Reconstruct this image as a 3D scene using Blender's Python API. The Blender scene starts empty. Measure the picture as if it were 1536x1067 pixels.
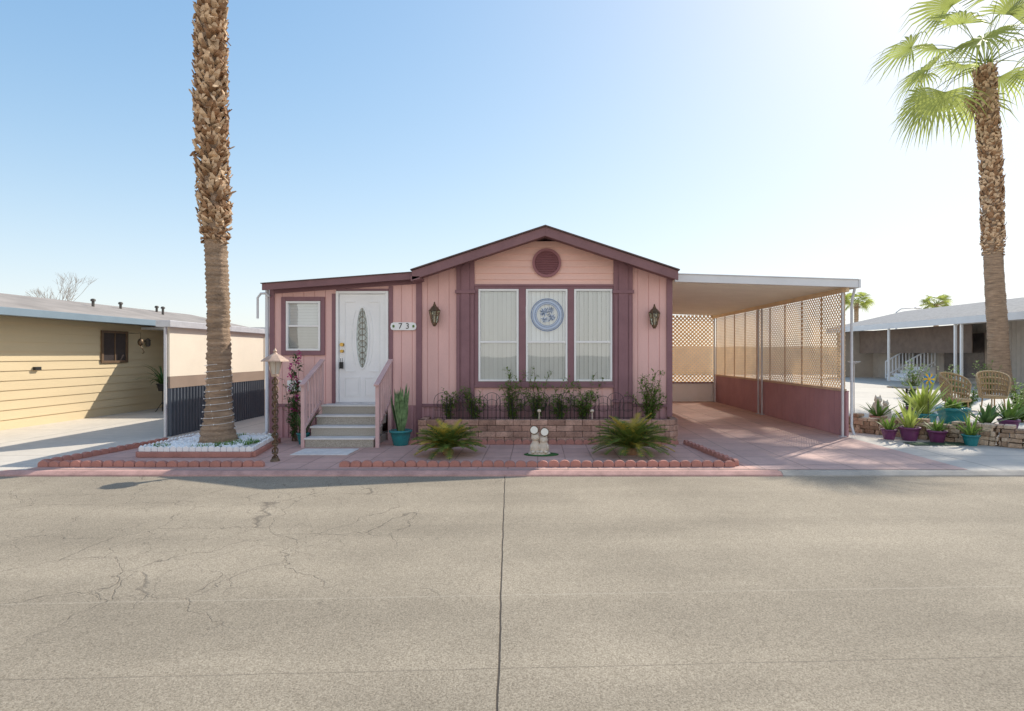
import bpy, math, random
from mathutils import Vector, Matrix, noise
random.seed(7)
R=random.uniform
sc=bpy.context.scene
col=sc.collection
# ------------------------------------------------------------------ nodes
def newmat(name):
    m=bpy.data.materials.new(name); m.use_nodes=True
    nt=m.node_tree; b=nt.nodes['Principled BSDF']
    return m,nt,b
def nd(nt,t,props=None,ins=None):
    n=nt.nodes.new(t)
    for k,v in (props or {}).items(): setattr(n,k,v)
    for k,v in (ins or {}).items():
        if isinstance(v,bpy.types.NodeSocket): nt.links.new(v,n.inputs[k])
        else: n.inputs[k].default_value=v
    return n
def math_(nt,op,a,b=0.0,c=None,clamp=False):
    n=nt.nodes.new('ShaderNodeMath'); n.operation=op; n.use_clamp=clamp
    for i,v in enumerate((a,b,c)):
        if v is None: continue
        if isinstance(v,bpy.types.NodeSocket): nt.links.new(v,n.inputs[i])
        else: n.inputs[i].default_value=v
    return n.outputs[0]
def mixc(nt,f,a,b,bt='MIX'):
    n=nt.nodes.new('ShaderNodeMix'); n.data_type='RGBA'; n.blend_type=bt
    for s,v in ((n.inputs[0],f),(n.inputs[6],a),(n.inputs[7],b)):
        if isinstance(v,bpy.types.NodeSocket): nt.links.new(v,s)
        else: s.default_value=v if not isinstance(v,tuple) or len(v)==4 else (*v,1)
    return n.outputs[2]
def mapr(nt,v,a,b,c=0.0,d=1.0):
    n=nd(nt,'ShaderNodeMapRange',None,{0:v,1:a,2:b,3:c,4:d}); return n.outputs[0]
def coord(nt,sc_=(1,1,1)):
    t=nt.nodes.new('ShaderNodeTexCoord')
    m=nd(nt,'ShaderNodeMapping',None,{'Vector':t.outputs['Object'],'Scale':sc_})
    return m.outputs[0]
def c4(c,k=1.0): return (min(1,c[0]*k),min(1,c[1]*k),min(1,c[2]*k),1)
def pm(name,c,rough=.65,var=.14,scale=3.,fine=40.,bump=.15,metal=0.,stretch=(1,1,1),spec=.3,bdist=.004,trans=0):
    m,nt,b=newmat(name)
    v=coord(nt,stretch)
    n1=nd(nt,'ShaderNodeTexNoise',None,{'Vector':v,'Scale':scale,'Detail':5.,'Roughness':.6})
    n2=nd(nt,'ShaderNodeTexNoise',None,{'Vector':v,'Scale':fine,'Detail':3.})
    f=math_(nt,'ADD',math_(nt,'MULTIPLY',n1.outputs[0],.7),math_(nt,'MULTIPLY',n2.outputs[0],.3))
    f=mapr(nt,f,.33,.67)
    cc=mixc(nt,f,c4(c,1-var),c4(c,1+var))
    nt.links.new(cc,b.inputs['Base Color'])
    b.inputs['Roughness'].default_value=rough; b.inputs['Metallic'].default_value=metal
    b.inputs['Specular IOR Level'].default_value=spec
    if bump:
        bn=nd(nt,'ShaderNodeBump',None,{'Strength':bump,'Distance':bdist,'Height':n2.outputs[0]})
        nt.links.new(bn.outputs[0],b.inputs['Normal'])
    if trans:
        t=nd(nt,'ShaderNodeBsdfTranslucent',None,{'Color':cc})
        mx=nd(nt,'ShaderNodeMixShader',None,{0:trans,1:b.outputs[0],2:t.outputs[0]})
        nt.links.new(mx.outputs[0],nt.nodes['Material Output'].inputs[0])
    return m
def leafm(name,c,trans=.4,var=.3,scale=5.):
    m,nt,b=newmat(name)
    v=coord(nt); n1=nd(nt,'ShaderNodeTexNoise',None,{'Vector':v,'Scale':scale,'Detail':3.})
    cc=mixc(nt,mapr(nt,n1.outputs[0],.3,.7),c4(c,1-var),c4(c,1+var))
    nt.links.new(cc,b.inputs['Base Color']); b.inputs['Roughness'].default_value=.5
    b.inputs['Specular IOR Level'].default_value=.3
    t=nd(nt,'ShaderNodeBsdfTranslucent',None,{'Color':cc})
    mx=nd(nt,'ShaderNodeMixShader',None,{0:trans,1:b.outputs[0],2:t.outputs[0]})
    nt.links.new(mx.outputs[0],nt.nodes['Material Output'].inputs[0])
    return m
def glassm(name,tint=(.8,.86,.86),base=.1):
    m,nt,b=newmat(name); nt.nodes.remove(b)
    fr=nd(nt,'ShaderNodeFresnel',None,{'IOR':1.5})
    f=math_(nt,'ADD',fr.outputs[0],base,clamp=True)
    v=coord(nt); n=nd(nt,'ShaderNodeTexNoise',None,{'Vector':v,'Scale':1.3,'Detail':1.})
    bp=nd(nt,'ShaderNodeBump',None,{'Strength':.08,'Distance':.03,'Height':n.outputs[0]})
    g=nd(nt,'ShaderNodeBsdfGlossy',None,{'Roughness':.02,'Color':(.92,.97,1,1),'Normal':bp.outputs[0]})
    t=nd(nt,'ShaderNodeBsdfTransparent',None,{'Color':(*tint,1)})
    mx=nd(nt,'ShaderNodeMixShader',None,{0:f,1:t.outputs[0],2:g.outputs[0]})
    nt.links.new(mx.outputs[0],nt.nodes['Material Output'].inputs[0])
    return m
# ------------------------------------------------------------------ mesh builder
class MB:
    def __init__(s): s.v=[];s.f=[];s.m=[];s.s=[]
    def add(s,vs,fs,m=0,sm=False):
        o=len(s.v); s.v+= [tuple(v) for v in vs]
        for f in fs: s.f.append([i+o for i in f]); s.m.append(m); s.s.append(sm)
    def box(s,x0,x1,y0,y1,z0,z1,m=0):
        s.add([(x0,y0,z0),(x1,y0,z0),(x1,y1,z0),(x0,y1,z0),(x0,y0,z1),(x1,y0,z1),(x1,y1,z1),(x0,y1,z1)],
          [(0,3,2,1),(4,5,6,7),(0,1,5,4),(1,2,6,5),(2,3,7,6),(3,0,4,7)],m)
    def prism(s,pts,y0,y1,m=0):
        n=len(pts); vs=[(x,y0,z) for x,z in pts]+[(x,y1,z) for x,z in pts]
        fs=[tuple(range(n)),tuple(range(2*n-1,n-1,-1))]+[(i,(i+1)%n,(i+1)%n+n,i+n) for i in range(n)]
        s.add(vs,fs,m)
    def prismx(s,pts,x0,x1,m=0):
        n=len(pts); vs=[(x0,y,z) for y,z in pts]+[(x1,y,z) for y,z in pts]
        fs=[tuple(range(n)),tuple(range(2*n-1,n-1,-1))]+[(i,(i+1)%n,(i+1)%n+n,i+n) for i in range(n)]
        s.add(vs,fs,m)
    def prismz(s,pts,z0,z1,m=0):
        n=len(pts); vs=[(x,y,z0) for x,y in pts]+[(x,y,z1) for x,y in pts]
        fs=[tuple(range(n)),tuple(range(2*n-1,n-1,-1))]+[(i,(i+1)%n,(i+1)%n+n,i+n) for i in range(n)]
        s.add(vs,fs,m)
    def bar(s,p,q,w,h,m=0,up=(0,0,1)):
        p=Vector(p);q=Vector(q);d=(q-p).normalized();u=Vector(up)
        if abs(d.dot(u))>.99: u=Vector((1,0,0))
        a=d.cross(u).normalized()*w/2; b=a.normalized().cross(d).normalized()*h/2
        vs=[p-a-b,p+a-b,p+a+b,p-a+b,q-a-b,q+a-b,q+a+b,q-a+b]
        s.add(vs,[(0,3,2,1),(4,5,6,7),(0,1,5,4),(1,2,6,5),(2,3,7,6),(3,0,4,7)],m)
    def tube(s,pts,rs,n=8,m=0,cap=True,sm=True):
        pts=[Vector(p) for p in pts]; o=[]
        if not isinstance(rs,(list,tuple)): rs=[rs]*len(pts)
        vs=[];ref=None
        for i,p in enumerate(pts):
            d=(pts[min(i+1,len(pts)-1)]-pts[max(i-1,0)]).normalized()
            if ref is None: ref=Vector((1,0,0)) if abs(d.x)<.8 else Vector((0,1,0))
            a=(ref-d*ref.dot(d)).normalized(); ref=a; b=d.cross(a)
            for k in range(n):
                t=2*math.pi*k/n; vs.append(p+a*math.cos(t)*rs[i]+b*math.sin(t)*rs[i])
        fs=[]
        for i in range(len(pts)-1):
            for k in range(n): fs.append((i*n+k,i*n+(k+1)%n,(i+1)*n+(k+1)%n,(i+1)*n+k))
        s.add(vs,fs,m,sm)
        if cap:
            s.add(vs[:n],[tuple(range(n-1,-1,-1))],m); s.add(vs[-n:],[tuple(range(n))],m)
    def lathe(s,c,prof,n=24,m=0,sm=True,rot=0.,sy=1.):
        vs=[];fs=[]
        for r,z in prof:
            for k in range(n):
                t=2*math.pi*k/n+rot; vs.append((c[0]+r*math.cos(t),c[1]+r*math.sin(t)*sy,c[2]+z))
        for i in range(len(prof)-1):
            for k in range(n): fs.append((i*n+k,i*n+(k+1)%n,(i+1)*n+(k+1)%n,(i+1)*n+k))
        s.add(vs,fs,m,sm)
        s.add(vs[:n],[tuple(range(n-1,-1,-1))],m); s.add(vs[-n:],[tuple(range(n))],m)
    def ell(s,c,rx,ry,rz,n=14,k=8,m=0):
        pr=[(math.sin(math.pi*i/k),-math.cos(math.pi*i/k)) for i in range(k+1)]
        vs=[];fs=[]
        for r,z in pr:
            for j in range(n):
                t=2*math.pi*j/n; vs.append((c[0]+max(r,.001)*rx*math.cos(t),c[1]+max(r,.001)*ry*math.sin(t),c[2]+rz*z))
        for i in range(k):
            for j in range(n): fs.append((i*n+j,i*n+(j+1)%n,(i+1)*n+(j+1)%n,(i+1)*n+j))
        s.add(vs,fs,m,True)
    def build(s,name,parent=None,mats=(),origin=None,bevel=0,fixn=True):
        me=bpy.data.meshes.new(name)
        o=origin
        if o is None: o=parent['_o'] if parent else (0,0,0)
        o=Vector(o)
        me.from_pydata([tuple(Vector(v)-o) for v in s.v],[],s.f)
        for p,mi,sm in zip(me.polygons,s.m,s.s): p.material_index=mi; p.use_smooth=sm
        for m in mats: me.materials.append(m)
        if fixn:
            import bmesh
            bm=bmesh.new(); bm.from_mesh(me); bmesh.ops.recalc_face_normals(bm,faces=bm.faces); bm.to_mesh(me); bm.free()
        me.update()
        ob=bpy.data.objects.new(name,me); col.objects.link(ob)
        if parent: ob.parent=parent
        else: ob.location=o
        ob['_o']=[o.x,o.y,o.z]
        if bevel:
            b=ob.modifiers.new('b','BEVEL'); b.width=bevel; b.segments=2; b.limit_method='ANGLE'
        return ob
def thing(name,base,label,cat,group=None):
    e=bpy.data.objects.new(name,None); e.empty_display_size=.2; e.location=base; col.objects.link(e)
    e['label']=label; e['category']=cat; e['_o']=list(base)
    if group: e['group']=group
    return e
def tag(o,label,cat,group=None):
    o['label']=label;o['category']=cat
    if group:o['group']=group
    return o
def struct(o): o['kind']='structure'; return o
def text(name,s,size,loc,parent,m,ext=.003):
    cu=bpy.data.curves.new('t','FONT'); cu.body=s; cu.size=size; cu.extrude=ext; cu.align_x='CENTER'; cu.align_y='CENTER'
    t=bpy.data.objects.new('t',cu); col.objects.link(t)
    me=bpy.data.meshes.new_from_object(t.evaluated_get(bpy.context.evaluated_depsgraph_get()))
    bpy.data.objects.remove(t)
    o=Vector(parent['_o'])
    me.transform(Matrix.Translation(Vector(loc)-o)@Matrix.Rotation(math.pi/2,4,'X'))
    me.materials.clear(); me.materials.append(m)
    ob=bpy.data.objects.new(name,me); col.objects.link(ob); ob.parent=parent; ob['_o']=list(parent['_o'])
    return ob
# ------------------------------------------------------------------ materials
PINK=pm('pink_siding',(.77,.49,.46),.7,.10,1.5,60,.25,stretch=(1.5,1.5,.35))
PEACH=pm('peach_lap_siding',(.83,.545,.475),.7,.08,1.5,60,.2,stretch=(.5,1,2))
MAUVE=pm('mauve_trim',(.26,.14,.16),.6,.12,3,50,.2)
MAUVE2=pm('mauve_skirting',(.47,.27,.29),.65,.12,2,50,.2)
RAILP=pm('pink_rail_paint',(.62,.42,.41),.6,.12,4,50,.2)
ROOFM=pm('brown_fascia',(.245,.135,.145),.7,.15,3,50,.3)
SHING=pm('asphalt_shingle',(.14,.10,.095),.9,.3,8,120,.6)
WHITE=pm('white_paint',(.87,.88,.88),.45,.04,3,60,.08)
VINYL=pm('white_vinyl_frame',(.87,.88,.88),.4,.03,3,60,.05)
BLIND=pm('blind_fabric',(.88,.90,.90),.8,.03,2,60,.05,stretch=(4,1,.4),trans=.15)
DARK=pm('dark_interior',(.08,.09,.10),.9,.2,3,30,0)
BRONZE=pm('bronze_metal',(.16,.11,.07),.45,.3,20,90,.3,metal=.5)
BLACK=pm('black_wire',(.03,.03,.03),.5,.1,10,40,0)
ALU=pm('white_aluminium',(.70,.72,.75),.4,.06,2,60,.1,metal=.1)
SILV=pm('galvanised_post',(.56,.57,.60),.45,.15,4,60,.1,metal=.3)
CEIL=pm('ribbed_ceiling_metal',(.90,.84,.74),.5,.05,2,40,.1)
LATT=pm('tan_lattice_panel',(.93,.79,.58),.75,.08,4,50,.2,trans=.42)
BRASS=pm('brass',(.5,.33,.1),.3,.1,5,50,0,metal=1)
CREAM=pm('cream_siding',(.66,.53,.34),.7,.06,1.2,50,.2,stretch=(1,.3,2))
CREAM2=pm('cream_panel',(.80,.72,.60),.7,.06,1.2,50,.1)
TAN=pm('tan_panel',(.29,.22,.175),.7,.1,2,50,.1)
SLATE=pm('dark_blue_corrugated',(.09,.105,.13),.5,.15,2,50,.1)
GUTT=pm('grey_blue_gutter',(.22,.29,.35),.45,.1,1.5,50,.1)
ROOFW=pm('pale_roof_coating',(.33,.29,.26),.8,.25,1.5,40,.3)
LG=leafm('shrub_leaf',(.18,.29,.06),.4)
LG2=leafm('dark_leaf',(.08,.16,.05),.3)
SAGO=leafm('sago_leaf',(.16,.23,.05),.3)
SAGOY=leafm('sago_new_growth',(.55,.42,.07),.3)
PALML=leafm('palm_leaf',(.38,.43,.12),.5,.3,.8)
PALMD=leafm('dead_palm_leaf',(.42,.29,.16),.3)
SNK=leafm('snake_plant_leaf',(.16,.26,.12),.15,.5,14)
AGV=leafm('agave_leaf',(.42,.5,.12),.3)
STEM=pm('stem_bark',(.16,.11,.07),.8,.2,10,60,.3)
TEAL=pm('teal_glazed_pot',(.02,.20,.22),.2,.3,6,60,0,spec=.6)
MAG=pm('purple_pot',(.15,.04,.12),.35,.2,6,60,0,spec=.5)
TERRA=pm('terracotta_scallop',(.45,.215,.175),.85,.2,3,50,.5)
SOIL=pm('dark_soil',(.09,.06,.04),.95,.4,12,80,1.,bdist=.02)
STONE=pm('cream_cast_stone',(.66,.57,.46),.8,.15,12,80,.3)
GRASS=leafm('groundcover_leaf',(.14,.26,.06),.3)
BARK1=pm('palm_trunk_ringed',(.39,.275,.19),.9,.45,3,25,1.,stretch=(1,1,6),bdist=.025)
BOOT1=pm('palm_boot_pale',(.62,.445,.29),.9,.35,6,40,.8,bdist=.01)
BOOT2=pm('palm_boot_brown',(.31,.18,.10),.9,.4,6,40,.8,bdist=.01)
FLOW=leafm('magenta_petals',(.6,.06,.28),.4,.2)
YEL=pm('yellow_paint',(.8,.5,.03),.5,.1)
BLUEP=pm('blue_paint',(.05,.25,.6),.5,.1)
WICK=pm('tan_wicker',(.42,.30,.17),.8,.3,30,90,.7)
GLASS=glassm('window_glass',(.92,.95,.96),.12)
def brickmat(name,c1,c2,mortar,w,h,off=.5,ms=.01,axes='xz',rough=.9,msm=.2,bumpd=.01,var=.25):
    m,nt,b=newmat(name)
    t=nt.nodes.new('ShaderNodeTexCoord'); sp=nd(nt,'ShaderNodeSeparateXYZ',None,{0:t.outputs['Object']})
    if axes=='xz': u=math_(nt,'ADD',sp.outputs[0],sp.outputs[1]); v=sp.outputs[2]
    else: u=sp.outputs[0]; v=sp.outputs[1]
    cb=nd(nt,'ShaderNodeCombineXYZ',None,{0:u,1:v})
    nz=nd(nt,'ShaderNodeTexNoise',None,{'Vector':t.outputs['Object'],'Scale':6.,'Detail':4.})
    nf=nd(nt,'ShaderNodeTexNoise',None,{'Vector':t.outputs['Object'],'Scale':70.,'Detail':3.})
    nb_=nd(nt,'ShaderNodeTexNoise',None,{'Vector':t.outputs['Object'],'Scale':.9,'Detail':4.})
    ad=nd(nt,'ShaderNodeVectorMath',{'operation':'MULTIPLY_ADD'},{0:nz.outputs[1],1:(.006,.006,0),2:cb.outputs[0]})
    br=nd(nt,'ShaderNodeTexBrick',{'offset':off,'squash':1.},{'Vector':ad.outputs[0],'Color1':(*c1,1),'Color2':(*c2,1),'Mortar':(*mortar,1),'Scale':1.,'Mortar Size':ms,'Mortar Smooth':msm,'Brick Width':w,'Row Height':h,'Bias':0.})
    f=math_(nt,'ADD',math_(nt,'MULTIPLY',nz.outputs[0],.35),math_(nt,'ADD',math_(nt,'MULTIPLY',nf.outputs[0],.3),math_(nt,'MULTIPLY',nb_.outputs[0],.35)))
    k=mapr(nt,f,.33,.67,1-var,1+var)
    hsv=nd(nt,'ShaderNodeHueSaturation',None,{'Value':k,'Color':br.outputs[0]})
    nt.links.new(hsv.outputs[0],b.inputs['Base Color']); b.inputs['Roughness'].default_value=rough
    hh=math_(nt,'SUBTRACT',math_(nt,'MULTIPLY',nf.outputs[0],.35),br.outputs[1])
    bp=nd(nt,'ShaderNodeBump',None,{'Strength':.7,'Distance':bumpd,'Height':hh}); nt.links.new(bp.outputs[0],b.inputs['Normal'])
    return m
PAVER=brickmat('red_paver',(.63,.40,.34),(.54,.335,.285),(.38,.24,.205),.405,.405,0,.008,'xy',var=.18,bumpd=.005)
CARF=brickmat('painted_carport_paver',(.62,.43,.375),(.545,.37,.325),(.38,.27,.235),.61,.61,0,.010,'xy',var=.18,bumpd=.005)
CONC=brickmat('pale_concrete',(.60,.55,.48),(.57,.52,.455),(.34,.31,.27),3.1,2.9,0,.012,'xy',var=.15,bumpd=.004)
GRAVEL=pm('pale_gravel',(.44,.38,.30),.95,.35,2,60,1.,bdist=.02)
KERBM=pm('red_kerb_paint',(.52,.31,.27),.85,.25,5,60,.4)
KERBC=pm('concrete_kerb',(.44,.40,.35),.9,.2,3,60,.4)
def roadmat():
    m,nt,b=newmat('aged_street_paving')
    t=nt.nodes.new('ShaderNodeTexCoord'); P=t.outputs['Object']
    sp=nd(nt,'ShaderNodeSeparateXYZ',None,{0:P}); X,Y=sp.outputs[0],sp.outputs[1]
    ag=nd(nt,'ShaderNodeTexNoise',None,{'Vector':P,'Scale':110.,'Detail':5.,'Roughness':.75})
    vo=nd(nt,'ShaderNodeTexVoronoi',None,{'Vector':P,'Scale':90.})
    big=nd(nt,'ShaderNodeTexNoise',None,{'Vector':P,'Scale':.45,'Detail':6.,'Roughness':.65})
    st=nd(nt,'ShaderNodeMapping',None,{'Vector':P,'Scale':(.15,1.6,1)})
    strk=nd(nt,'ShaderNodeTexNoise',None,{'Vector':st.outputs[0],'Scale':1.,'Detail':5.})
    c=mixc(nt,mapr(nt,ag.outputs[0],.34,.66),(.18,.148,.108),(.50,.43,.335))
    c=mixc(nt,mapr(nt,vo.outputs[0],.0,.35,.5,0.),c,(.62,.54,.43))
    k=math_(nt,'MULTIPLY',mapr(nt,big.outputs[0],.3,.7,.80,1.14),mapr(nt,strk.outputs[0],.3,.7,.88,1.1))
    hs=nd(nt,'ShaderNodeHueSaturation',None,{'Value':k,'Color':c}); c=hs.outputs[0]
    wn=nd(nt,'ShaderNodeTexNoise',None,{'Vector':P,'Scale':3.5,'Detail':6.})
    wob=nd(nt,'ShaderNodeVectorMath',{'operation':'MULTIPLY_ADD'},{0:wn.outputs[1],1:(.42,.42,0),2:P})
    def cracks(scale,w):
        v=nd(nt,'ShaderNodeTexVoronoi',{'feature':'DISTANCE_TO_EDGE'},{'Vector':wob.outputs[0],'Scale':scale})
        return mapr(nt,v.outputs[0],0.,w,1.,0.)
    mk=nd(nt,'ShaderNodeTexNoise',None,{'Vector':P,'Scale':.5,'Detail':3.})
    left=mapr(nt,X,-2.6,.5,1.,.0)
    m1=mapr(nt,math_(nt,'ADD',mk.outputs[0],math_(nt,'MULTIPLY',left,.34)),.60,.72)
    far=mapr(nt,Y,2.8,3.8)
    cr=math_(nt,'MULTIPLY',math_(nt,'MULTIPLY',cracks(1.1,.006),m1),far)
    cr2=math_(nt,'MULTIPLY',math_(nt,'MULTIPLY',cracks(2.1,.007),mapr(nt,math_(nt,'ADD',mk.outputs[0],math_(nt,'MULTIPLY',left,.30)),.68,.78)),far)
    wx=math_(nt,'MULTIPLY',math_(nt,'SUBTRACT',wn.outputs[0],.5),.018)
    def line(expr,w): return mapr(nt,math_(nt,'ABSOLUTE',math_(nt,'ADD',expr,wx)),w*.5,w,1.,0.)
    j1=line(math_(nt,'ADD',X,math_(nt,'MULTIPLY_ADD',Y,.0514,.053)),.007)
    sl=math_(nt,'MULTIPLY_ADD',X,-.042,Y)
    j2=line(math_(nt,'SUBTRACT',sl,3.78),.010); j3=line(math_(nt,'SUBTRACT',sl,2.90),.006)
    j4=math_(nt,'MULTIPLY',line(math_(nt,'SUBTRACT',sl,5.35),.006),.5)
    tot=math_(nt,'MAXIMUM',math_(nt,'MAXIMUM',math_(nt,'MULTIPLY',cr,.60),math_(nt,'MULTIPLY',cr2,.48)),j1,clamp=True)
    c=mixc(nt,math_(nt,'MULTIPLY',j2,.28),c,(.5,.44,.36))
    c=mixc(nt,math_(nt,'MULTIPLY',math_(nt,'MAXIMUM',j3,j4),.4),c,(.12,.10,.08))
    c=mixc(nt,math_(nt,'MULTIPLY',tot,.85),c,(.05,.04,.035))
    nt.links.new(c,b.inputs['Base Color']); b.inputs['Roughness'].default_value=.9; b.inputs['Specular IOR Level'].default_value=.2
    h=math_(nt,'SUBTRACT',ag.outputs[0],math_(nt,'MULTIPLY',tot,1.5))
    bp=nd(nt,'ShaderNodeBump',None,{'Strength':.6,'Distance':.007,'Height':h}); nt.links.new(bp.outputs[0],b.inputs['Normal'])
    return m
ROAD=roadmat()
# ------------------------------------------------------------------ setting
def sheet(name,pts,z,m):
    b=MB(); b.add([(x,y,z) for x,y in pts],[tuple(range(len(pts)))]); o=b.build(name,None,[m],(0,0,0)); struct(o); return o
def rect(x0,x1,y0,y1): return [(x0,y0),(x1,y0),(x1,y1),(x0,y1)]
sheet('ground',rect(-600,600,-300,900),-.075,GRAVEL)
sheet('road',rect(-120,120,-6,7.46),-.05,ROAD)
b=MB(); b.box(-60,60,7.60,60,-.074,0); struct(b.build('lot_pavement',None,[CONC],(0,0,0)))
b=MB(); b.prismx([(7.42,-.074),(7.598,-.074),(7.598,.004),(7.50,.004),(7.43,-.03)],-7.1,3.2); struct(b.build('kerb',None,[KERBM],(0,0,0),.008))
b=MB(); b.prismx([(7.42,-.074),(7.598,-.074),(7.598,.002),(7.50,.002),(7.43,-.035)],3.203,60); struct(b.build('kerb',None,[KERBC],(0,0,0),.008))
b=MB(); b.prismx([(7.42,-.074),(7.598,-.074),(7.598,.002),(7.50,.002),(7.43,-.035)],-60,-7.103); struct(b.build('kerb',None,[KERBC],(0,0,0),.008))
sheet('patio',[(-6.85,7.62),(3.0,7.62),(2.45,10.6),(-4.9,10.6),(-6.85,10.0)],.004,PAVER)
sheet('driveway',[(3.004,7.605),(5.75,7.605),(5.75,10.6),(5.75,18.5),(2.45,18.5),(2.454,10.6)],.005,CARF)
b=MB()
b.box(-60,60,44,44.2,-.07,2.1); tag(b.build('boundary_wall',None,[CREAM2],(0,44,0)),'tan block boundary wall behind the lots','wall')
# ------------------------------------------------------------------ walls helper
def intervals(z0,z1,cuts):
    out=[(z0,z1)]
    for a,c in cuts:
        o2=[]
        for p,q in out:
            if c<=p or a>=q: o2.append((p,q)); continue
            if a>p:o2.append((p,a))
            if c<q:o2.append((c,q))
        out=o2
    return out
def apex_in(a,b): return a<.13<b
def boards(mb,x0,x1,zb,zt,holes,pitch,y,m=0,th=.09,gap=.010):
    xs={x0,x1}; edges=set()
    x=x0+pitch
    while x<x1-.03: xs.add(round(x,4)); edges.add(round(x,4)); x+=pitch
    for h in holes: xs.add(h[0]); xs.add(h[1])
    if apex_in(x0,x1): xs.add(.13)
    xs=sorted(v for v in xs if x0<=v<=x1)
    for a,c in zip(xs[:-1],xs[1:]):
        if c-a<.002: continue
        cuts=[(h[2],h[3]) for h in holes if a>=h[0]-1e-6 and c<=h[1]+1e-6]
        za=zt(a); zc=zt(c)
        for p,q in intervals(zb,max(za,zc),cuts):
            top=(za,zc) if q==max(za,zc) else (q,q)
            mb.prism([(a,p),(c,p),(c,top[1]),(a,top[0])],y+.012,y+th,m)
            ga=gap/2 if a in edges else 0; gc=gap/2 if c in edges else 0
            mb.prism([(a+ga,p),(c-gc,p),(c-gc,top[1]),(a+ga,top[0])],y,y+.0125,m)
Y0=10.5
home=thing('mobile_home',(0.1,10.5,0),'pink mobile home with mauve trim, low gable and white front door','house')
def zroof(x): return 2.93+.77*(1-min(1,abs(x-.13)/2.36))
def zadd(x): return 2.76+(x+4.92)/2.68*.19
b=MB()
boards(b,-2.24,-1.42,.6,zroof,[],.2,Y0); boards(b,1.64,2.47,.6,zroof,[],.2,Y0)
boards(b,-1.42,1.64,.6,lambda x:.95,[],.2,Y0)
boards(b,-4.92,-2.24,.6,zadd,[(-4.64,-4.01,1.61,2.52),(-3.72,-2.757,.6,2.707)],.2,Y0)
b.box(2.38,2.47,Y0+.1,23,.0,2.93); b.box(-4.92,-4.84,Y0+.1,23,.0,2.74); b.box(-4.84,2.38,22.9,23,0,2.9)
b.build('wall',home,[PINK])
b=MB(); z=2.80
while z<3.62:
    z1=z+.118
    def lim(z):
        t=1-(z-2.93)/.77; return min(1.52,max(.0,t*2.36+.06))
    a=lim(z); c=lim(z1)
    if a>.02:
        pts=[(.13-a,z),(.13+a,z),(.13+c,z1),(.13-c,z1)]
        yb=Y0-.018; yt=Y0-.002
        vs=[(pts[0][0],yb,z),(pts[1][0],yb,z),(pts[2][0],yt,z1),(pts[3][0],yt,z1),(pts[0][0],Y0+.05,z),(pts[1][0],Y0+.05,z),(pts[2][0],Y0+.05,z1),(pts[3][0],Y0+.05,z1)]
        b.add(vs,[(0,1,2,3),(4,7,6,5),(0,4,5,1),(3,2,6,7),(0,3,7,4),(1,5,6,2)])
    z=z1
o=b.build('gable_siding',home,[PEACH])
b=MB()
for x in (-2.245,2.37): b.box(x,x+.105,Y0-.03,Y0,.0,2.95)
b.box(-4.95,-4.86,Y0-.025,Y0,.0,2.76)
b.prism([(-4.86,2.66),(-2.245,2.84),(-2.245,2.95),(-4.86,2.80)],Y0-.022,Y0-.001)
for x in (-3.80,-2.755): b.box(x,x+.078,Y0-.02,Y0,.62,2.66 if x<-3 else 2.80)
b.box(-3.72,-2.757,Y0-.02,Y0,2.71,2.75)
b.box(-4.86,-3.88,Y0-.028,Y0-.001,.575,.63)
b.box(-2.14,-1.5,Y0-.028,Y0-.001,.575,.63); b.box(1.74,2.37,Y0-.028,Y0-.001,.575,.63)
b.box(-4.73,-4.645,Y0-.03,Y0,1.525,2.60);b.box(-4.005,-3.93,Y0-.03,Y0,1.525,2.60)
b.box(-4.645,-4.005,Y0-.03,Y0,2.525,2.60);b.box(-4.645,-4.005,Y0-.03,Y0,1.525,1.605)
def bx(x0,x1,z0,z1): b.box(x0,x1,Y0-.03,Y0+.09,z0,z1)
bx(-1.17,-1.10,.93,2.83);bx(-.353,-.226,1.042,2.748);bx(.546,.661,1.042,2.748);bx(1.37,1.40,.93,2.83)
bx(-1.10,1.37,2.748,2.83);bx(-1.10,1.37,.93,1.042)
b.box(-1.17,1.40,Y0-.05,Y0-.03,.93,.985); b.box(-1.17,1.40,Y0-.045,Y0-.03,2.79,2.83)
b.build('trim',home,[MAUVE],bevel=.004)
for x0,x1 in ((-1.50,-1.17),(1.39,1.74)):
    b=MB()
    b.prism([(x0,.0),(x1,.0),(x1,zroof(x1)),(x0,zroof(x0))],Y0-.05,Y0-.001)
    b.prism([(x0+.09,.1),(x1-.09,.1),(x1-.09,zroof(x1)-.02),(x0+.09,zroof(x0)-.02)],Y0-.072,Y0-.05)
    for zc in (.66,2.66): b.box(x0-.02,x1+.02,Y0-.085,Y0-.049,zc,zc+.06)
    for k in (-1,1):
        xx=(x0+x1)/2+k*.13; b.prism([(xx-.025,.7),(xx+.025,.7),(xx+.025,2.62),(xx-.025,2.62)],Y0-.064,Y0-.05)
    b.build('pilaster',home,[MAUVE],bevel=.004)
def ribs(x0,x1):
    b=MB()
    b.box(x0,x1,Y0+.01,Y0+.06,0,.6)
    x=x0
    while x<x1-.02: b.box(x,x+.05,Y0-.012,Y0+.011,0,.575); x+=.1
    b.build('skirting',home,[MAUVE2])
ribs(-4.86,-3.6);ribs(-2.75,-1.5);ribs(-1.16,1.38);ribs(1.75,2.36)
b=MB()
def gab(off,y0,y1,th,m,ex=0):
    L,Rr,ap=-2.24-ex,2.49+ex,3.83+off
    ze=3.045+off
    b.prism([(L,ze-th),(.13,ap-th),(.13,ap),(L,ze)],y0,y1,m)
    b.prism([(.13,ap-th),(Rr,ze-th),(Rr,ze),(.13,ap)],y0,y1,m)
gab(-.02,10.14,23.2,.12,0)
gab(.005,10.055,23.2,.022,1,.02)
b.build('roof',home,[ROOFM,SHING])
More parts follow.
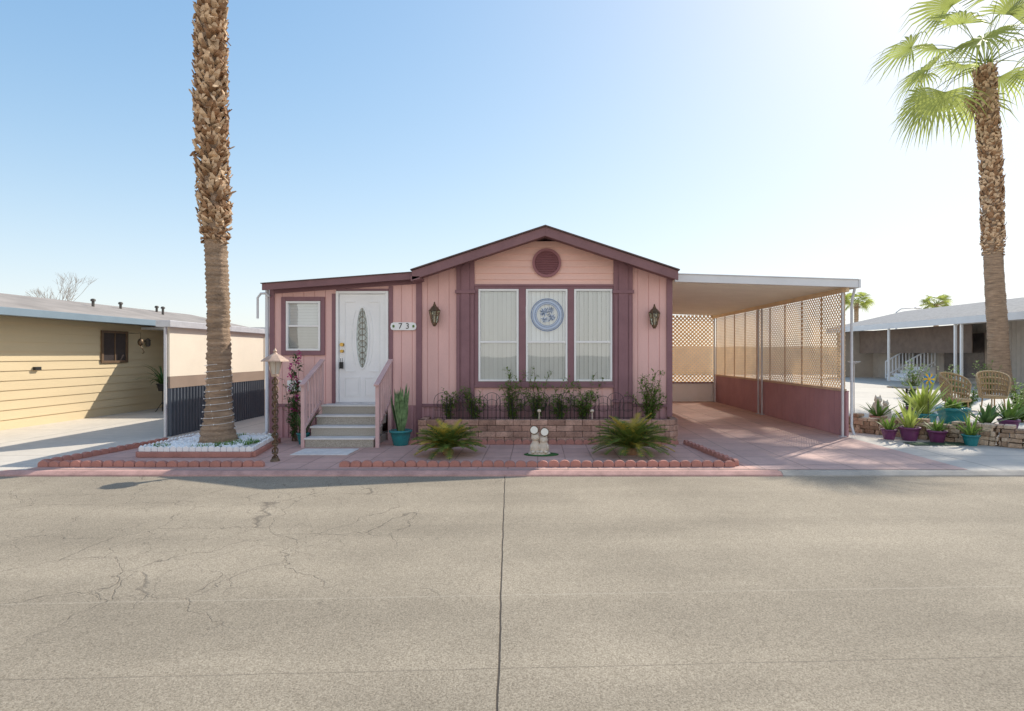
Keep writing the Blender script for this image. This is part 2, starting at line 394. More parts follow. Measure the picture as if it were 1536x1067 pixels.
b=MB(); gab(-.02,10.09,10.138,.165,0); b.prism([(-2.26,2.84),(-2.1,2.88),(-2.1,2.93),(-2.26,2.93)],10.09,10.5)
b.build('fascia',home,[ROOFM],bevel=.004)
b=MB()
b.prism([(-4.98,2.70),(-2.25,2.90),(-2.25,3.02),(-4.98,2.815)],10.26,10.30)
b.prism([(-4.98,2.78),(-2.25,2.98),(-2.25,3.00),(-4.98,2.80)],10.30,23.2)
b.prism([(-5.0,2.815),(-2.25,3.02),(-2.25,3.035),(-5.0,2.83)],10.24,23.2,1)
b.build('porch_roof',home,[ROOFM,SHING])
b=MB(); cx,cz,r=.16,3.224,.265
n=40
for i in range(n):
    t0=2*math.pi*i/n;t1=2*math.pi*(i+1)/n
    b.prism([(cx+r*math.cos(t0),cz+r*math.sin(t0)),(cx+r*math.cos(t1),cz+r*math.sin(t1)),(cx+(r-.045)*math.cos(t1),cz+(r-.045)*math.sin(t1)),(cx+(r-.045)*math.cos(t0),cz+(r-.045)*math.sin(t0))],Y0-.06,Y0-.018)
b.prism([(cx+(r-.04)*math.cos(2*math.pi*i/n),cz+(r-.04)*math.sin(2*math.pi*i/n)) for i in range(n)],Y0-.03,Y0-.02)
z=cz-r+.05
while z<cz+r-.05:
    hw=math.sqrt(max(0,(r-.045)**2-(z-cz)**2))
    if hw>.03:
        b.add([(cx-hw,Y0-.055,z),(cx+hw,Y0-.055,z),(cx+hw,Y0-.03,z+.028),(cx-hw,Y0-.03,z+.028),(cx-hw,Y0-.05,z-.004),(cx+hw,Y0-.05,z-.004)],[(0,1,2,3),(0,4,5,1)])
    z+=.032
b.build('gable_vent',home,[pm('vent_mauve',(.30,.135,.15),.6,.1)])
def window(parent,x0,x1,z0,z1,y,vert=True,mid=None,half=False):
    b=MB();t=.035
    b.box(x0,x1,y-.035,y+.05,z1-t,z1);b.box(x0,x1,y-.035,y+.05,z0,z0+t)
    b.box(x0,x0+t,y-.035,y+.05,z0+t,z1-t);b.box(x1-t,x1,y-.035,y+.05,z0+t,z1-t)
    mid=mid or (z0+z1)/2
    b.box(x0+t,x1-t,y-.018,y+.025,mid-.018,mid+.018)
    w=b.build('window',parent,[VINYL],bevel=.003)
    b=MB()
    for a,c,yy in ((z0+t,mid-.018,y+.0),(mid+.018,z1-t,y+.014)):
        b.add([(x0+t,yy,a),(x1-t,yy,a),(x1-t,yy,c),(x0+t,yy,c)],[(0,1,2,3)])
    b.build('window_glass',w,[GLASS])
    b=MB()
    if vert:
        x=x0+t-.01
        while x<x1-t:
            d=R(.012,.028)
            xe=min(x+.079,x1-t+.01)
            b.add([(x,y+.034,z0+t),(xe,y+.034+d,z0+t),(xe,y+.034+d,z1-t),(x,y+.034,z1-t)],[(0,1,2,3)]); x+=.082
    else:
        z=mid-.0 if half else z0+t
        while z<z1-t:
            b.add([(x0+t,y+.03,z),(x1-t,y+.03,z),(x1-t,y+.045,z+.027),(x0+t,y+.045,z+.027)],[(0,1,2,3)]); z+=.028
    b.build('window_blind',w,[BLIND])
    b=MB(); b.add([(x0,y+.10,z0),(x1,y+.10,z0),(x1,y+.10,z1),(x0,y+.10,z1)],[(0,1,2,3)])
    b.build('window_recess',w,[DARK])
    return w
window(home,-1.096,-.357,1.045,2.744,Y0,mid=1.77)
wm=window(home,-.222,.542,1.045,2.744,Y0,mid=1.77)
window(home,.665,1.366,1.045,2.744,Y0,mid=1.77)
window(home,-4.64,-4.01,1.61,2.52,Y0,vert=False)
b=MB(); cx,cz=.17,2.27; yy=Y0+.010
def ann(r0,r1,m=0,n=48,y=None):
    vs=[]; y=y or yy
    for i in range(n):
        t=2*math.pi*i/n
        vs+= [(cx+r0*math.cos(t),y,cz+r0*math.sin(t)),(cx+r1*math.cos(t),y,cz+r1*math.sin(t))]
    b.add(vs,[(2*i,2*i+1,(2*i+3)%(2*n),(2*i+2)%(2*n)) for i in range(n)],m)
ann(.286,.305);ann(.268,.276);ann(.205,.268,1,y=yy+.002);ann(.193,.201)
def leaf2(x,z,a,l,w,m=0):
    ca,sa=math.cos(a),math.sin(a)
    b.add([(x,yy-.002,z),(x+ca*l/2-sa*w,yy-.002,z+sa*l/2+ca*w),(x+ca*l,yy-.002,z+sa*l),(x+ca*l/2+sa*w,yy-.002,z+sa*l/2-ca*w)],[(0,1,2,3)],m)
for i in range(40):
    t=2*math.pi*i/40; leaf2(cx+.232*math.cos(t),cz+.232*math.sin(t),t+1.9,.048,.008)
for (fx,fz,fr) in ((-.06,.05,.095),(.07,.09,.07),(.08,-.04,.08),(-.05,-.09,.07)):
    for i in range(9): leaf2(cx+fx,cz+fz,2*math.pi*i/9,fr,fr*.13,(i%3)//2)
for i in range(26): leaf2(cx+R(-.13,.13),cz+R(-.13,.13),R(0,6.28),.06,.009,i%2)
b.build('etched_flower_roundel',wm,[pm('blue_etching',(.22,.30,.46),.5,.1),pm('pale_etching',(.55,.65,.80),.5,.1)],fixn=False)
# door
b=MB()
x0,x1,z0,z1=-3.72,-2.757,.663,2.707
b.box(x0,x0+.05,Y0-.04,Y0+.04,z0,z1);b.box(x1-.05,x1,Y0-.04,Y0+.04,z0,z1);b.box(x0+.05,x1-.05,Y0-.04,Y0+.04,z1-.05,z1)
b.build('door_frame',home,[WHITE],bevel=.004)
b=MB(); dx0,dx1=x0+.055,x1-.055
b.box(dx0,dx1,Y0-.01,Y0+.035,z0,z1-.055)
cx=-3.238; cz=1.845
def ring(rx0,rz0,rx1,rz1,y0,y1,a0=0,a1=360,n=40,m=0):
    for i in range(n):
        t0=math.radians(a0+(a1-a0)*i/n);t1=math.radians(a0+(a1-a0)*(i+1)/n)
        b.prism([(cx+rx0*math.cos(t0),cz+rz0*math.sin(t0)),(cx+rx0*math.cos(t1),cz+rz0*math.sin(t1)),(cx+rx1*math.cos(t1),cz+rz1*math.sin(t1)),(cx+rx1*math.cos(t0),cz+rz1*math.sin(t0))],y0,y1,m)
ring(.135,.585,.105,.55,Y0-.028,Y0-.01)
def frame(a,c,d,e,w=.018,y=Y0-.022):
    b.box(a,c,y,Y0-.01,d,d+w);b.box(a,c,y,Y0-.01,e-w,e);b.box(a,a+w,y,Y0-.01,d+w,e-w);b.box(c-w,c,y,Y0-.01,d+w,e-w)
frame(dx0+.10,cx-.04,.76,1.12);frame(cx+.04,dx1-.10,.76,1.12)
b.box(dx0+.13,cx-.07,Y0-.018,Y0-.01,.79,1.09);b.box(cx+.07,dx1-.13,Y0-.018,Y0-.01,.79,1.09)
for sg in (-1,1):
    xa=cx+sg*.19; xb=cx+sg*.325
    for zz in (1.22,2.50): b.box(min(xa-.06*sg,xb),max(xa-.06*sg,xb),Y0-.022,Y0-.01,zz,zz+.016)
    b.box(min(xb,xb-sg*.016),max(xb,xb-sg*.016),Y0-.022,Y0-.01,1.236,2.50)
    ring(.20,.66,.185,.645,Y0-.022,Y0-.0105,-52 if sg>0 else 128,52 if sg>0 else 232,16)
door=b.build('door',home,[WHITE],bevel=.003)
b=MB(); b.prism([(cx+.105*math.cos(2*math.pi*i/40),cz+.55*math.sin(2*math.pi*i/40)) for i in range(40)],Y0-.014,Y0-.0102)
b.build('door_glass',door,[pm('leaded_glass_backing',(.42,.48,.46),.15,.45,14,60,.1,spec=.6)])
b=MB()
for k in range(9):
    zc=cz-.44+.11*k; w=.075*math.sqrt(max(.05,1-((zc-cz)/.52)**2))
    for i in range(10):
        t0=2*math.pi*i/10;t1=2*math.pi*(i+1)/10
        b.bar((cx+w*math.cos(t0),Y0-.018,zc+.055*math.sin(t0)),(cx+w*math.cos(t1),Y0-.018,zc+.055*math.sin(t1)),.006,.006)
b.bar((cx,Y0-.018,cz-.54),(cx,Y0-.018,cz+.54),.006,.006)
b.build('door_glass_leading',door,[BRONZE])
for zc,r in ((1.60,.03),(1.72,.035)):
    b=MB(); b.tube([(dx0+.06,Y0-.01,zc),(dx0+.06,Y0-.035,zc),(dx0+.06,Y0-.07,zc)],[r,r*.5,r],12)
    b.build('door_handle' if zc<1.7 else 'door_lock',door,[BRASS])
b=MB(); b.box(dx0+.03,dx0+.09,Y0-.09,Y0-.05,1.28,1.40); b.tube([(dx0+.045,Y0-.07,1.40),(dx0+.045,Y0-.07,1.47),(dx0+.075,Y0-.07,1.47),(dx0+.075,Y0-.07,1.40)],.005,6)
b.build('lock_box',door,[BLACK],bevel=.005)
b=MB(); b.box(x0,x1,Y0-.06,Y0+.04,.63,.663); b.build('door_sill',door,[SILV])
b=MB(); b.prism([(-2.70,2.0),(-2.66,1.985),(-2.29,1.985),(-2.25,2.0),(-2.235,2.055),(-2.25,2.11),(-2.29,2.13),(-2.66,2.13),(-2.70,2.11),(-2.715,2.055)],Y0-.045,Y0-.031)
pl=b.build('house_number_sign',home,[WHITE],bevel=.003)
text('house_number',"7",.15,(-2.53,Y0-.048,2.057),pl,BLACK); text('house_number',"3",.15,(-2.40,Y0-.048,2.057),pl,BLACK)
for sx in (-2.655,-2.29):
    b=MB()
    for i in range(5):
        t=2*math.pi*i/5; b.ell((sx+.012*math.cos(t),Y0-.047,2.06+.012*math.sin(t)),.012,.003,.012,8,5)
    b.bar((sx-.02,Y0-.047,2.03),(sx+.02,Y0-.047,2.04),.004,.004)
    b.build('painted_flower',pl,[GRASS])
def lantern(x,z):
    b=MB(); y=Y0-.14
    b.prism([(x-.05,z-.12),(x+.05,z-.12),(x+.06,z),(x+.05,z+.12),(x-.05,z+.12),(x-.06,z)],Y0-.035,Y0-.0005)
    b.tube([(x,Y0-.03,z-.05),(x,Y0-.09,z-.2),(x,y,z-.2),(x,y,z-.16)],.011,8)
    b.lathe((x,y,z),[(.02,-.21),(.045,-.17),(.05,-.145)],6,sm=False)
    b.lathe((x,y,z),[(.115,.07),(.09,.10),(.05,.15),(.03,.165),(.03,.185),(.012,.2),(.018,.215),(.004,.24)],6,sm=False)
    for k in range(6):
        t=math.pi/3*k; b.bar((x+.05*math.cos(t),y+.05*math.sin(t),z-.145),(x+.1*math.cos(t),y+.1*math.sin(t),z+.07),.012,.012)
        t2=t+math.pi/3; b.bar((x+.078*math.cos(t),y+.078*math.sin(t),z-.02),(x+.078*math.cos(t2),y+.078*math.sin(t2),z-.02),.008,.008)
    L=b.build('wall_lantern',home,[BRONZE])
    b=MB(); b.lathe((x,y,z),[(.045,-.14),(.092,.065)],6,sm=False); b.build('lantern_glass',L,[glassm('amber_lantern_glass',(.80,.76,.62),.16)])
    b=MB(); b.tube([(x,y,z-.13),(x,y,z+.0)],.014,8); b.build('bulb',L,[WHITE])
lantern(-1.885,2.26); lantern(2.12,2.22)
b=MB()
b.tube([(-4.93,Y0-.05,2.60),(-4.99,Y0-.05,2.66),(-5.09,Y0-.05,2.66),(-5.15,Y0-.05,2.58),(-5.15,Y0-.05,2.2)],.022,8)
b.tube([(-5.0,Y0+.0,2.74),(-5.0,Y0+.0,.12),(-5.0,Y0-.12,.05)],.035,8)
b.build('downspout',home,[ALU])
b=MB(); b.box(-4.62,-4.22,Y0-.02,Y0-.0,.86,1.06)
for i in range(7): b.box(-4.60,-4.24,Y0-.03,Y0-.02,.875+.026*i,.888+.026*i)
b.build('wall_vent',home,[WHITE])
# ------------------------------------------------------------------ steps
st=thing('entry_steps',(-3.28,9.95,0),'four grey speckled entry steps with white edges and pink railings','steps')
SPK=pm('speckled_step_face',(.40,.37,.32),.9,.45,90,220,.5)
TREAD=pm('pale_tread',(.70,.69,.67),.7,.1,4,60,.2)
for i,(y,z) in enumerate(((9.4,.16),(9.65,.32),(9.9,.48),(10.15,.64))):
    b=MB(); b.box(-3.85,-2.72,y,10.44 if i==3 else y+.29,z-.16+(.0),z-.028,0)
    b.box(-3.865,-2.705,y-.02,10.44 if i==3 else y+.25-.001,z-.028,z,1)
    b.build('step',st,[SPK,TREAD],bevel=.004)
b=MB(); b.box(-3.84,-2.73,9.66,10.43,0.0,.13); b.build('step_support',st,[SPK])
for X in (-3.885,-2.655):
    b=MB(); yf,yb=9.42,10.2; zf,zb=1.03,1.40
    b.box(X-.03,X+.03,yf-.035,yf+.035,0,zf+.02);b.box(X-.03,X+.03,yb-.035,yb+.035,0,zb+.02)
    b.bar((X,yf-.08,zf+.0),(X,yb+.06,zb+.04),.085,.035)
    b.bar((X,yf,.30),(X,yb,.72),.035,.05)
    for k in range(1,6):
        t=k/6; y=yf+(yb-yf)*t; b.box(X-.017,X+.017,y-.017,y+.017,.30+.42*t,zf+(zb-zf)*t)
    b.build('railing',st,[RAILP],bevel=.004)
b=MB(); b.box(-3.78,-2.90,8.66,9.22,.005,.017); tag(b.build('doormat',None,[pm('pale_woven_mat',(.74,.71,.68),.95,.15,8,120,.6)],(-3.3,8.95,.005),.004),'pale grey doormat in front of the entry steps','doormat')
# ------------------------------------------------------------------ carport
cp=thing('carport',(4.1,14.5,0),'attached aluminium carport with tan lattice side and mauve lower wall','carport')
def zc(x): return 2.90-(x-2.5)/3.42*.11
b=MB()
b.prism([(2.5,zc(2.5)+.05),(5.85,zc(5.85)+.05),(5.85,zc(5.85)+.07),(2.5,zc(2.5)+.07)],10.46,18.7)
y=10.5
while y<18.6:
    b.prism([(2.5,zc(2.5)),(5.84,zc(5.84)),(5.84,zc(5.84)+.048),(2.5,zc(2.5)+.048)],y,y+.05); b.prism([(2.5,zc(2.5)+.03),(5.84,zc(5.84)+.03),(5.84,zc(5.84)+.0485),(2.5,zc(2.5)+.0485)],y+.05,y+.2); y+=.2
b.build('carport_roof',cp,[CEIL])
b=MB()
b.prism([(2.505,2.87),(5.86,2.765),(5.86,2.905),(2.505,3.01)],10.40,10.455)
b.prism([(2.505,3.01),(5.86,2.905),(5.86,2.92),(2.505,3.025)],10.38,10.455)
b.box(5.86,5.90,10.39,18.7,2.76,2.915)
b.build('gutter',cp,[ALU],bevel=.004)
b=MB(); b.bar((5.70,10.47,2.74),(5.70,18.6,2.74),.06,.09); b.build('roof_beam',cp,[LATT])
for y in (10.62,14.45,14.68,18.35):
    b=MB(); b.box(5.665,5.705,y-.02,y+.02,.005,2.70); b.box(5.63,5.74,y-.05,y+.05,.005,.02); b.build('post',cp,[SILV],bevel=.004)
b=MB(); b.tube([(5.82,10.44,2.78),(5.81,10.5,2.6),(5.80,10.52,2.45),(5.80,10.52,.22),(5.80,10.44,.06)],.024,8); b.build('downspout',cp,[SILV])
def lattice(mb,o,u,v,U,V,pitch=.095,w=.026,th=.005):
    o=Vector(o);u=Vector(u);v=Vector(v);nrm=u.cross(v)
    for sgn in (1,-1):
        off=nrm*(th*.55*sgn)
        c=-V if sgn>0 else 0
        end=U if sgn>0 else U+V
        c+=pitch/2
        while c<end:
            if sgn>0: t0=max(0,-c);t1=min(V,U-c); p=(c+t0,t0);q=(c+t1,t1)
            else: t0=max(0,c-U);t1=min(V,c); p=(c-t0,t0);q=(c-t1,t1)
            if t1-t0>.03:
                mb.bar(o+u*p[0]+v*p[1]+off,o+u*q[0]+v*q[1]+off,w,th,up=tuple(nrm))
            c+=pitch
b=MB(); lattice(b,(5.755,10.66,.86),(0,1,0),(0,0,1),7.65,1.84); 
b.build('lattice_panel',cp,[LATT],fixn=False)
b=MB()
y=10.66
while y<18.4: b.box(5.725,5.745,y-.018,y+.018,.86,2.70); y+=.85
b.bar((5.735,10.6,.87),(5.735,18.4,.87),.03,.05)
b.build('lattice_batten',cp,[pm('tan_batten',(.62,.47,.33),.7,.12)])
b=MB(); b.box(5.745,5.79,10.60,18.45,.006,.845)
y=10.62
while y<18.4: b.box(5.737,5.746,y,y+.19,.01,.84); y+=.2
b.box(5.73,5.80,10.6,18.45,.845,.86)
b.build('lower_wall',cp,[MAUVE2])
b=MB(); lattice(b,(2.5,18.5,.6),(1,0,0),(0,0,1),3.25,2.2,.125,.045); b.build('lattice_panel',cp,[LATT],fixn=False)
b=MB(); b.box(2.5,5.74,18.44,18.52,.006,.6); b.build('white_panel',cp,[WHITE])
b=MB(); b.box(2.5,3.85,18.42,18.455,2.1,2.2); b.box(3.82,3.88,18.40,18.438,.02,2.8);b.box(2.5,5.7,18.40,18.455,.601,.64); b.build('rear_trim',cp,[MAUVE])
# ------------------------------------------------------------------ edging
def edging(p,q,h,label,mat,pitch=.15,th=.06,base=.04,name='garden_edging',picket=False,zb=0.005):
    p=Vector((*p,0));q=Vector((*q,0));L=(q-p).length;d=(q-p)/L;nn=Vector((-d.y,d.x,0))
    b=MB(); n=max(1,round(L/pitch)); pt=L/n
    for i in range(n):
        a=i*pt+.004;c=(i+1)*pt-.004
        prof=[(a,zb),(c,zb)]
        hh=h*R(.94,1.06)
        if picket: prof+= [(c,zb+hh*.75),((a+c)/2,zb+hh),(a,zb+hh*.75)]
        else:
            for k in range(7):
                t=math.pi*k/6; prof.append(((a+c)/2+(c-a)/2*math.cos(t),zb+base+(hh-base)*math.sin(t)))
        off=R(-.006,.006)
        m=len(prof)
        vs=[p+d*u+nn*(-th/2+off)+Vector((0,0,z)) for u,z in prof]+[p+d*u+nn*(th/2+off)+Vector((0,0,z)) for u,z in prof]
        b.add(vs,[tuple(range(m)),tuple(range(2*m-1,m-1,-1))]+[(k,(k+1)%m,(k+1)%m+m,k+m) for k in range(m)])
    o=b.build(name,None,[mat],(p.x,p.y,0),.006); tag(o,label,'edging'); return o
lab='terracotta scalloped edging along the paved patio'
for p,q in (((-6.84,7.80),(-3.75,7.80)),((-2.72,7.80),(2.70,7.80)),((2.75,7.84),(2.52,9.75)),((-6.86,7.85),(-6.5,10.0)),((-2.2,9.72),(2.40,9.72))):
    edging(p,q,.085,lab,TERRA)['group']='scalloped patio edging'
corners=[(-5.98,8.52),(-4.28,8.52),(-4.55,9.95),(-6.0,9.95)]
bed=thing('palm_planter',(-5.2,9.2,0),'low brick bed with white picket edging around the palm','planter')
PICK=pm('white_picket_plastic',(.86,.86,.86),.5,.05)
for i in range(4):
    p=corners[i];q=corners[(i+1)%4]
    b=MB(); b.bar((*p,.045),(*q,.045),.1,.08); b.build('brick_base',bed,[TERRA],bevel=.01)
    e=edging(p,q,.085,'x',PICK,pitch=.095,th=.025,picket=True,zb=.086,name='picket_edging')
    for k in ('label','category'): del e[k]
    e.parent=bed; e.location=Vector(e.location)-Vector((-5.2,9.2,0))
b=MB(); b.prismz([(-5.93,8.58),(-4.34,8.58),(-4.6,9.9),(-5.95,9.9)],.02,.12); b.build('bed_soil',bed,[pm('white_rock_bed',(.72,.69,.64),.9,.3,30,60,1.,bdist=.02)])
b=MB()
for i in range(2600):
    x=R(-5.9,-4.5);y=R(8.6,9.85); a=R(0,6.28);l=R(.03,.09)
    if noise.noise(Vector((x*1.5,y*1.5,3)))<.14: continue
    b.add([(x,y,.12),(x+.018*math.cos(a+1.57),y+.018*math.sin(a+1.57),.12),(x+l*.6*math.cos(a),y+l*.6*math.sin(a),.12+l)],[(0,1,2)])
g=b.build('groundcover',bed,[GRASS],fixn=False); g['kind']='stuff'
b=MB()
for i in range(620):
    x=R(-5.9,-4.6);y=R(8.6,9.8); r=R(.02,.055); b.ell((x,y,.13),r,r*.8,r*.6,7,5)
g=b.build('white_stones',bed,[WHITE]); g['kind']='stuff'
# ------------------------------------------------------------------ brick planter
pl=thing('brick_planter',(.2,10.1,0),'raised reddish block planter bed below the front windows','planter')
b=MB()
pts=[(-2.08,10.42),(-2.08,9.85),(2.2,9.85)]+[(2.2+.28*math.sin(t),10.13-.28*math.cos(t)) for t in (.3,.6,.9,1.2,1.57)]+[(2.48,10.42)]
for row in range(4):
    z0=row*.101; off=(row%2)*.15
    for (p,q) in zip(pts[:-1],pts[1:]):
        P=Vector((*p,0));Q=Vector((*q,0));L=(Q-P).length;d=(Q-P)/L
        u=-off if L>.5 else 0
        while u<L-.01:
            a=max(0,u)+.003;c=min(L,u+.30)-.003
            if c-a>.02:
                j=R(-.008,.008)
                A=P+d*a+Vector((-d.y,d.x,0))*(.06+j);C=P+d*c+Vector((-d.y,d.x,0))*(.06+j)
                b.bar((A.x,A.y,z0+.055),(C.x,C.y,z0+.055),.12,.096,random.choice((0,0,1,2)))
            u+=.30
BLK=[pm('split_face_block',(.40,.245,.19),.9,.4,5,40,.9,bdist=.012),pm('split_face_block_dark',(.32,.195,.15),.9,.4,5,40,.9,bdist=.012),pm('split_face_block_light',(.47,.30,.235),.9,.4,5,40,.9,bdist=.012)]
b.build('block_wall',pl,BLK,bevel=.008)
b=MB(); b.prismz([(-2.0,10.42),(-2.0,9.93),(2.2,9.93),(2.4,10.13),(2.4,10.42)],.05,.36); b.build('soil',pl,[SOIL])
b=MB(); y=10.12
x=-1.85; k=0
while x<1.5:
    w=.30; h=.86 if k%2==0 else .80
    p=[(x+w/2+w/2*math.cos(math.pi*i/10),y,h-.15+.15*math.sin(math.pi*i/10)) for i in range(11)]
    b.tube([(x+w,y,.34)]+p+[(x,y,.34)],.004,5,cap=False)
    p=[(x+w/2+w/3*math.cos(2*math.pi*i/12),y,h-.2+.08*math.sin(2*math.pi*i/12)) for i in range(13)]
    b.tube(p,.003,4,cap=False)
    for dx in (.07,.15,.23): b.tube([(x+dx,y,.36),(x+dx,y,h-.03)],.003,4)
    x+=.22;k+=1
b.tube([(-1.85,y,.55),(1.7,y,.55)],.004,5); b.tube([(-1.85,y,.42),(1.7,y,.42)],.004,5)
tag(b.build('wire_border_fence',None,[BLACK],(-.2,10.12,.36)),'low black arched wire fence in the raised planter','fence')
# ------------------------------------------------------------------ plants
def leafq(b,p,d,l,w,m=0,up=Vector((0,0,1))):
    d=d.normalized(); s=d.cross(up); s=s.normalized() if s.length>.01 else Vector((1,0,0))
    q=p+d*l*.5; e=p+d*l-Vector((0,0,l*.15))
    b.add([p,q+s*w/2,e,q-s*w/2],[(0,1,2,3)],m)
def shrub(x,y,z,h,r,ns,label,leafmat=LG,ls=.05,dens=16,name='shrub',flower=None,fl_n=22):
    t=thing(name,(x,y,z),label,'plant')
    b=MB();lv=MB();fl=MB()
    for i in range(ns):
        a=R(0,6.28);rr=r*R(.15,1.1);hh=h*R(.35,1.12)
        pts=[Vector((x+.05*math.cos(a),y+.02*math.sin(a),z))]
        for k in range(1,6):
            f=k/5; pts.append(Vector((x+rr*f**1.3*math.cos(a)+R(-.04,.04),y+rr*.6*f**1.3*math.sin(a)+R(-.03,.03),z+hh*f)))
        b.tube(pts,[.006,.005,.005,.004,.003,.002],5)
        for k in range(dens):
            f=R(.1,1)*5; j=min(4,int(f)); p=pts[j].lerp(pts[j+1],f-j)
            d=Vector((R(-1,1),R(-1,1),R(-.3,.9)))
            for q in range(4): leafq(lv,p+d*R(0,.07),d+Vector((R(-.7,.7),R(-.7,.7),R(-.5,.5))),ls*R(.6,1.3),ls*.5)
        if flower and R(0,1)<.55:
            p=pts[-1]
            for q in range(fl_n): leafq(fl,p+Vector((R(-.04,.04),R(-.04,.04),R(-.07,.03))),Vector((R(-1,1),R(-1,1),R(-1,1))),.045,.035)
    b.build('stems',t,[STEM]); g=lv.build('leaves',t,[leafmat],fixn=False)
    if flower: g=fl.build('flowers',t,[flower],fixn=False); g['kind']='stuff'
    return t
sl='leafy green shrub growing in the block planter'
for x,h,r,n in ((-1.62,.50,.24,11),(-1.12,.60,.24,12),(-.46,.84,.34,21),(-.02,.92,.30,19),(.38,.72,.30,15),(.82,.80,.40,21)):
    shrub(x,10.22,.36,h,r,n,sl,LG,.050,22)['group']='planter shrubs'
shrub(2.0,10.2,.36,.84,.42,26,'taller bushy shrub at the planter corner',dens=24,ls=.050)
shrub(-4.30,10.05,0,1.40,.18,16,'climbing plant with magenta blossoms beside the steps',LG2,.065,18,'flowering_plant',FLOW,18)
def sago(x,y,r,n,label):
    t=thing('sago_palm',(x,y,0),label,'plant','sago palms on the patio')
    b=MB(); b.lathe((x,y,0),[(.07,0),(.09,.03),(.08,.08),(.04,.11)],12); b.build('trunk',t,[BOOT2])
    b=MB()
    for i in range(n):
        a=i*2.4+R(-.1,.1); f=i/n; e=1.45-1.10*f+R(-.08,.08); L=r*R(.85,1.12)*(1.0 if e<1.1 else .9)
        pts=[];p=Vector((x,y,.09)); el=e
        d=Vector((math.cos(a),math.sin(a),0))
        for k in range(13):
            pts.append(p.copy()); p=p+(d*math.cos(el)+Vector((0,0,math.sin(el))))*L*1.3/12; el-=.085
            p.z=max(p.z,.02)
        mm=1 if (f<.22 and R(0,1)<.6) or R(0,1)<.07 else 0
        b.tube(pts,[.007]*6+[.004]*7,4,m=mm,cap=False)
        s=d.cross(Vector((0,0,1)))
        for k in range(1,12):
            for q in (0,.33,.66):
                P=pts[k].lerp(pts[min(k+1,12)],q); tan=(pts[min(k+1,12)]-pts[k-1]).normalized()
                w=.10*math.sin(math.pi*(.15+.80*(k+q)/13))+.02
                for sg in (-1,1):
                    dd=(s*sg+tan*.6+Vector((0,0,.35))).normalized()
                    wv=tan*.0075
                    b.add([P-wv,P+wv,P+dd*w*R(.9,1.1)],[(0,1,2)],mm if R(0,1)<.9 else 1-mm)
    b.build('fronds',t,[SAGO,SAGOY],fixn=False)
sago(-1.38,8.72,.43,84,'green sago palm with spiky fronds on the patio')
sago(1.44,8.75,.52,100,'larger sago palm with yellow new growth on the patio')
def pot(x,y,r,h,mat,t,z=0):
    b=MB(); b.lathe((x,y,z),[(r*.62,0),(r*.68,.01),(r*.86,h*.6),(r*.95,h*.85),(r*1.05,h*.86),(r*1.05,h),(r*.9,h),(r*.88,h*.88)],24); b.build('pot',t,[mat])
    b=MB(); b.lathe((x,y,z),[(r*.88,h*.86),(.01,h*.9)],16); b.build('potting_soil',t,[SOIL])
def blades(b,x,y,z,n,h,w,spread,m=0,droop=0.,sp0=.0):
    for i in range(n):
        a=R(0,6.28); L=h*R(.6,1.08); tilt=spread*R(sp0,1)
        p=Vector((x+R(0,.07)*math.cos(a),y+R(0,.07)*math.sin(a),z)); d=Vector((math.cos(a),math.sin(a),0)); s=d.cross(Vector((0,0,1)))
        tw=R(-.5,.5); vs=[]; el=math.pi/2-tilt
        for k in range(8):
            f=k/7; ww=w/2*(.7+.5*math.sin(math.pi*f*.8))*(1-f**4) 
            sv=(s*math.cos(tw*f)+d*math.sin(tw*f)); dp=d*(-.15*ww)
            vs+=[p-sv*ww,p+dp,p+sv*ww]
            p=p+(d*math.cos(el)+Vector((0,0,math.sin(el))))*L/7; el-=droop/7
        fs=[]
        for k in range(7): fs+= [(3*k,3*k+1,3*k+4,3*k+3),(3*k+1,3*k+2,3*k+5,3*k+4)]
        b.add(vs,fs,m,True)
t=thing('potted_snake_plant',(-2.33,9.66,0),'tall snake plant in a teal glazed pot by the steps','plant')
pot(-2.33,9.66,.185,.26,TEAL,t)
b=MB(); blades(b,-2.33,9.66,.22,42,.80,.06,.30); b.build('leaves',t,[SNK],fixn=False)
t=thing('potted_plant',(-4.0,9.75,0),'small leafy plant in a teal pot beside the steps','plant')
pot(-4.02,9.75,.11,.2,TEAL,t); b=MB(); blades(b,-4.02,9.75,.18,22,.5,.03,.7,0,.6); b.build('leaves',t,[LG2],fixn=False)
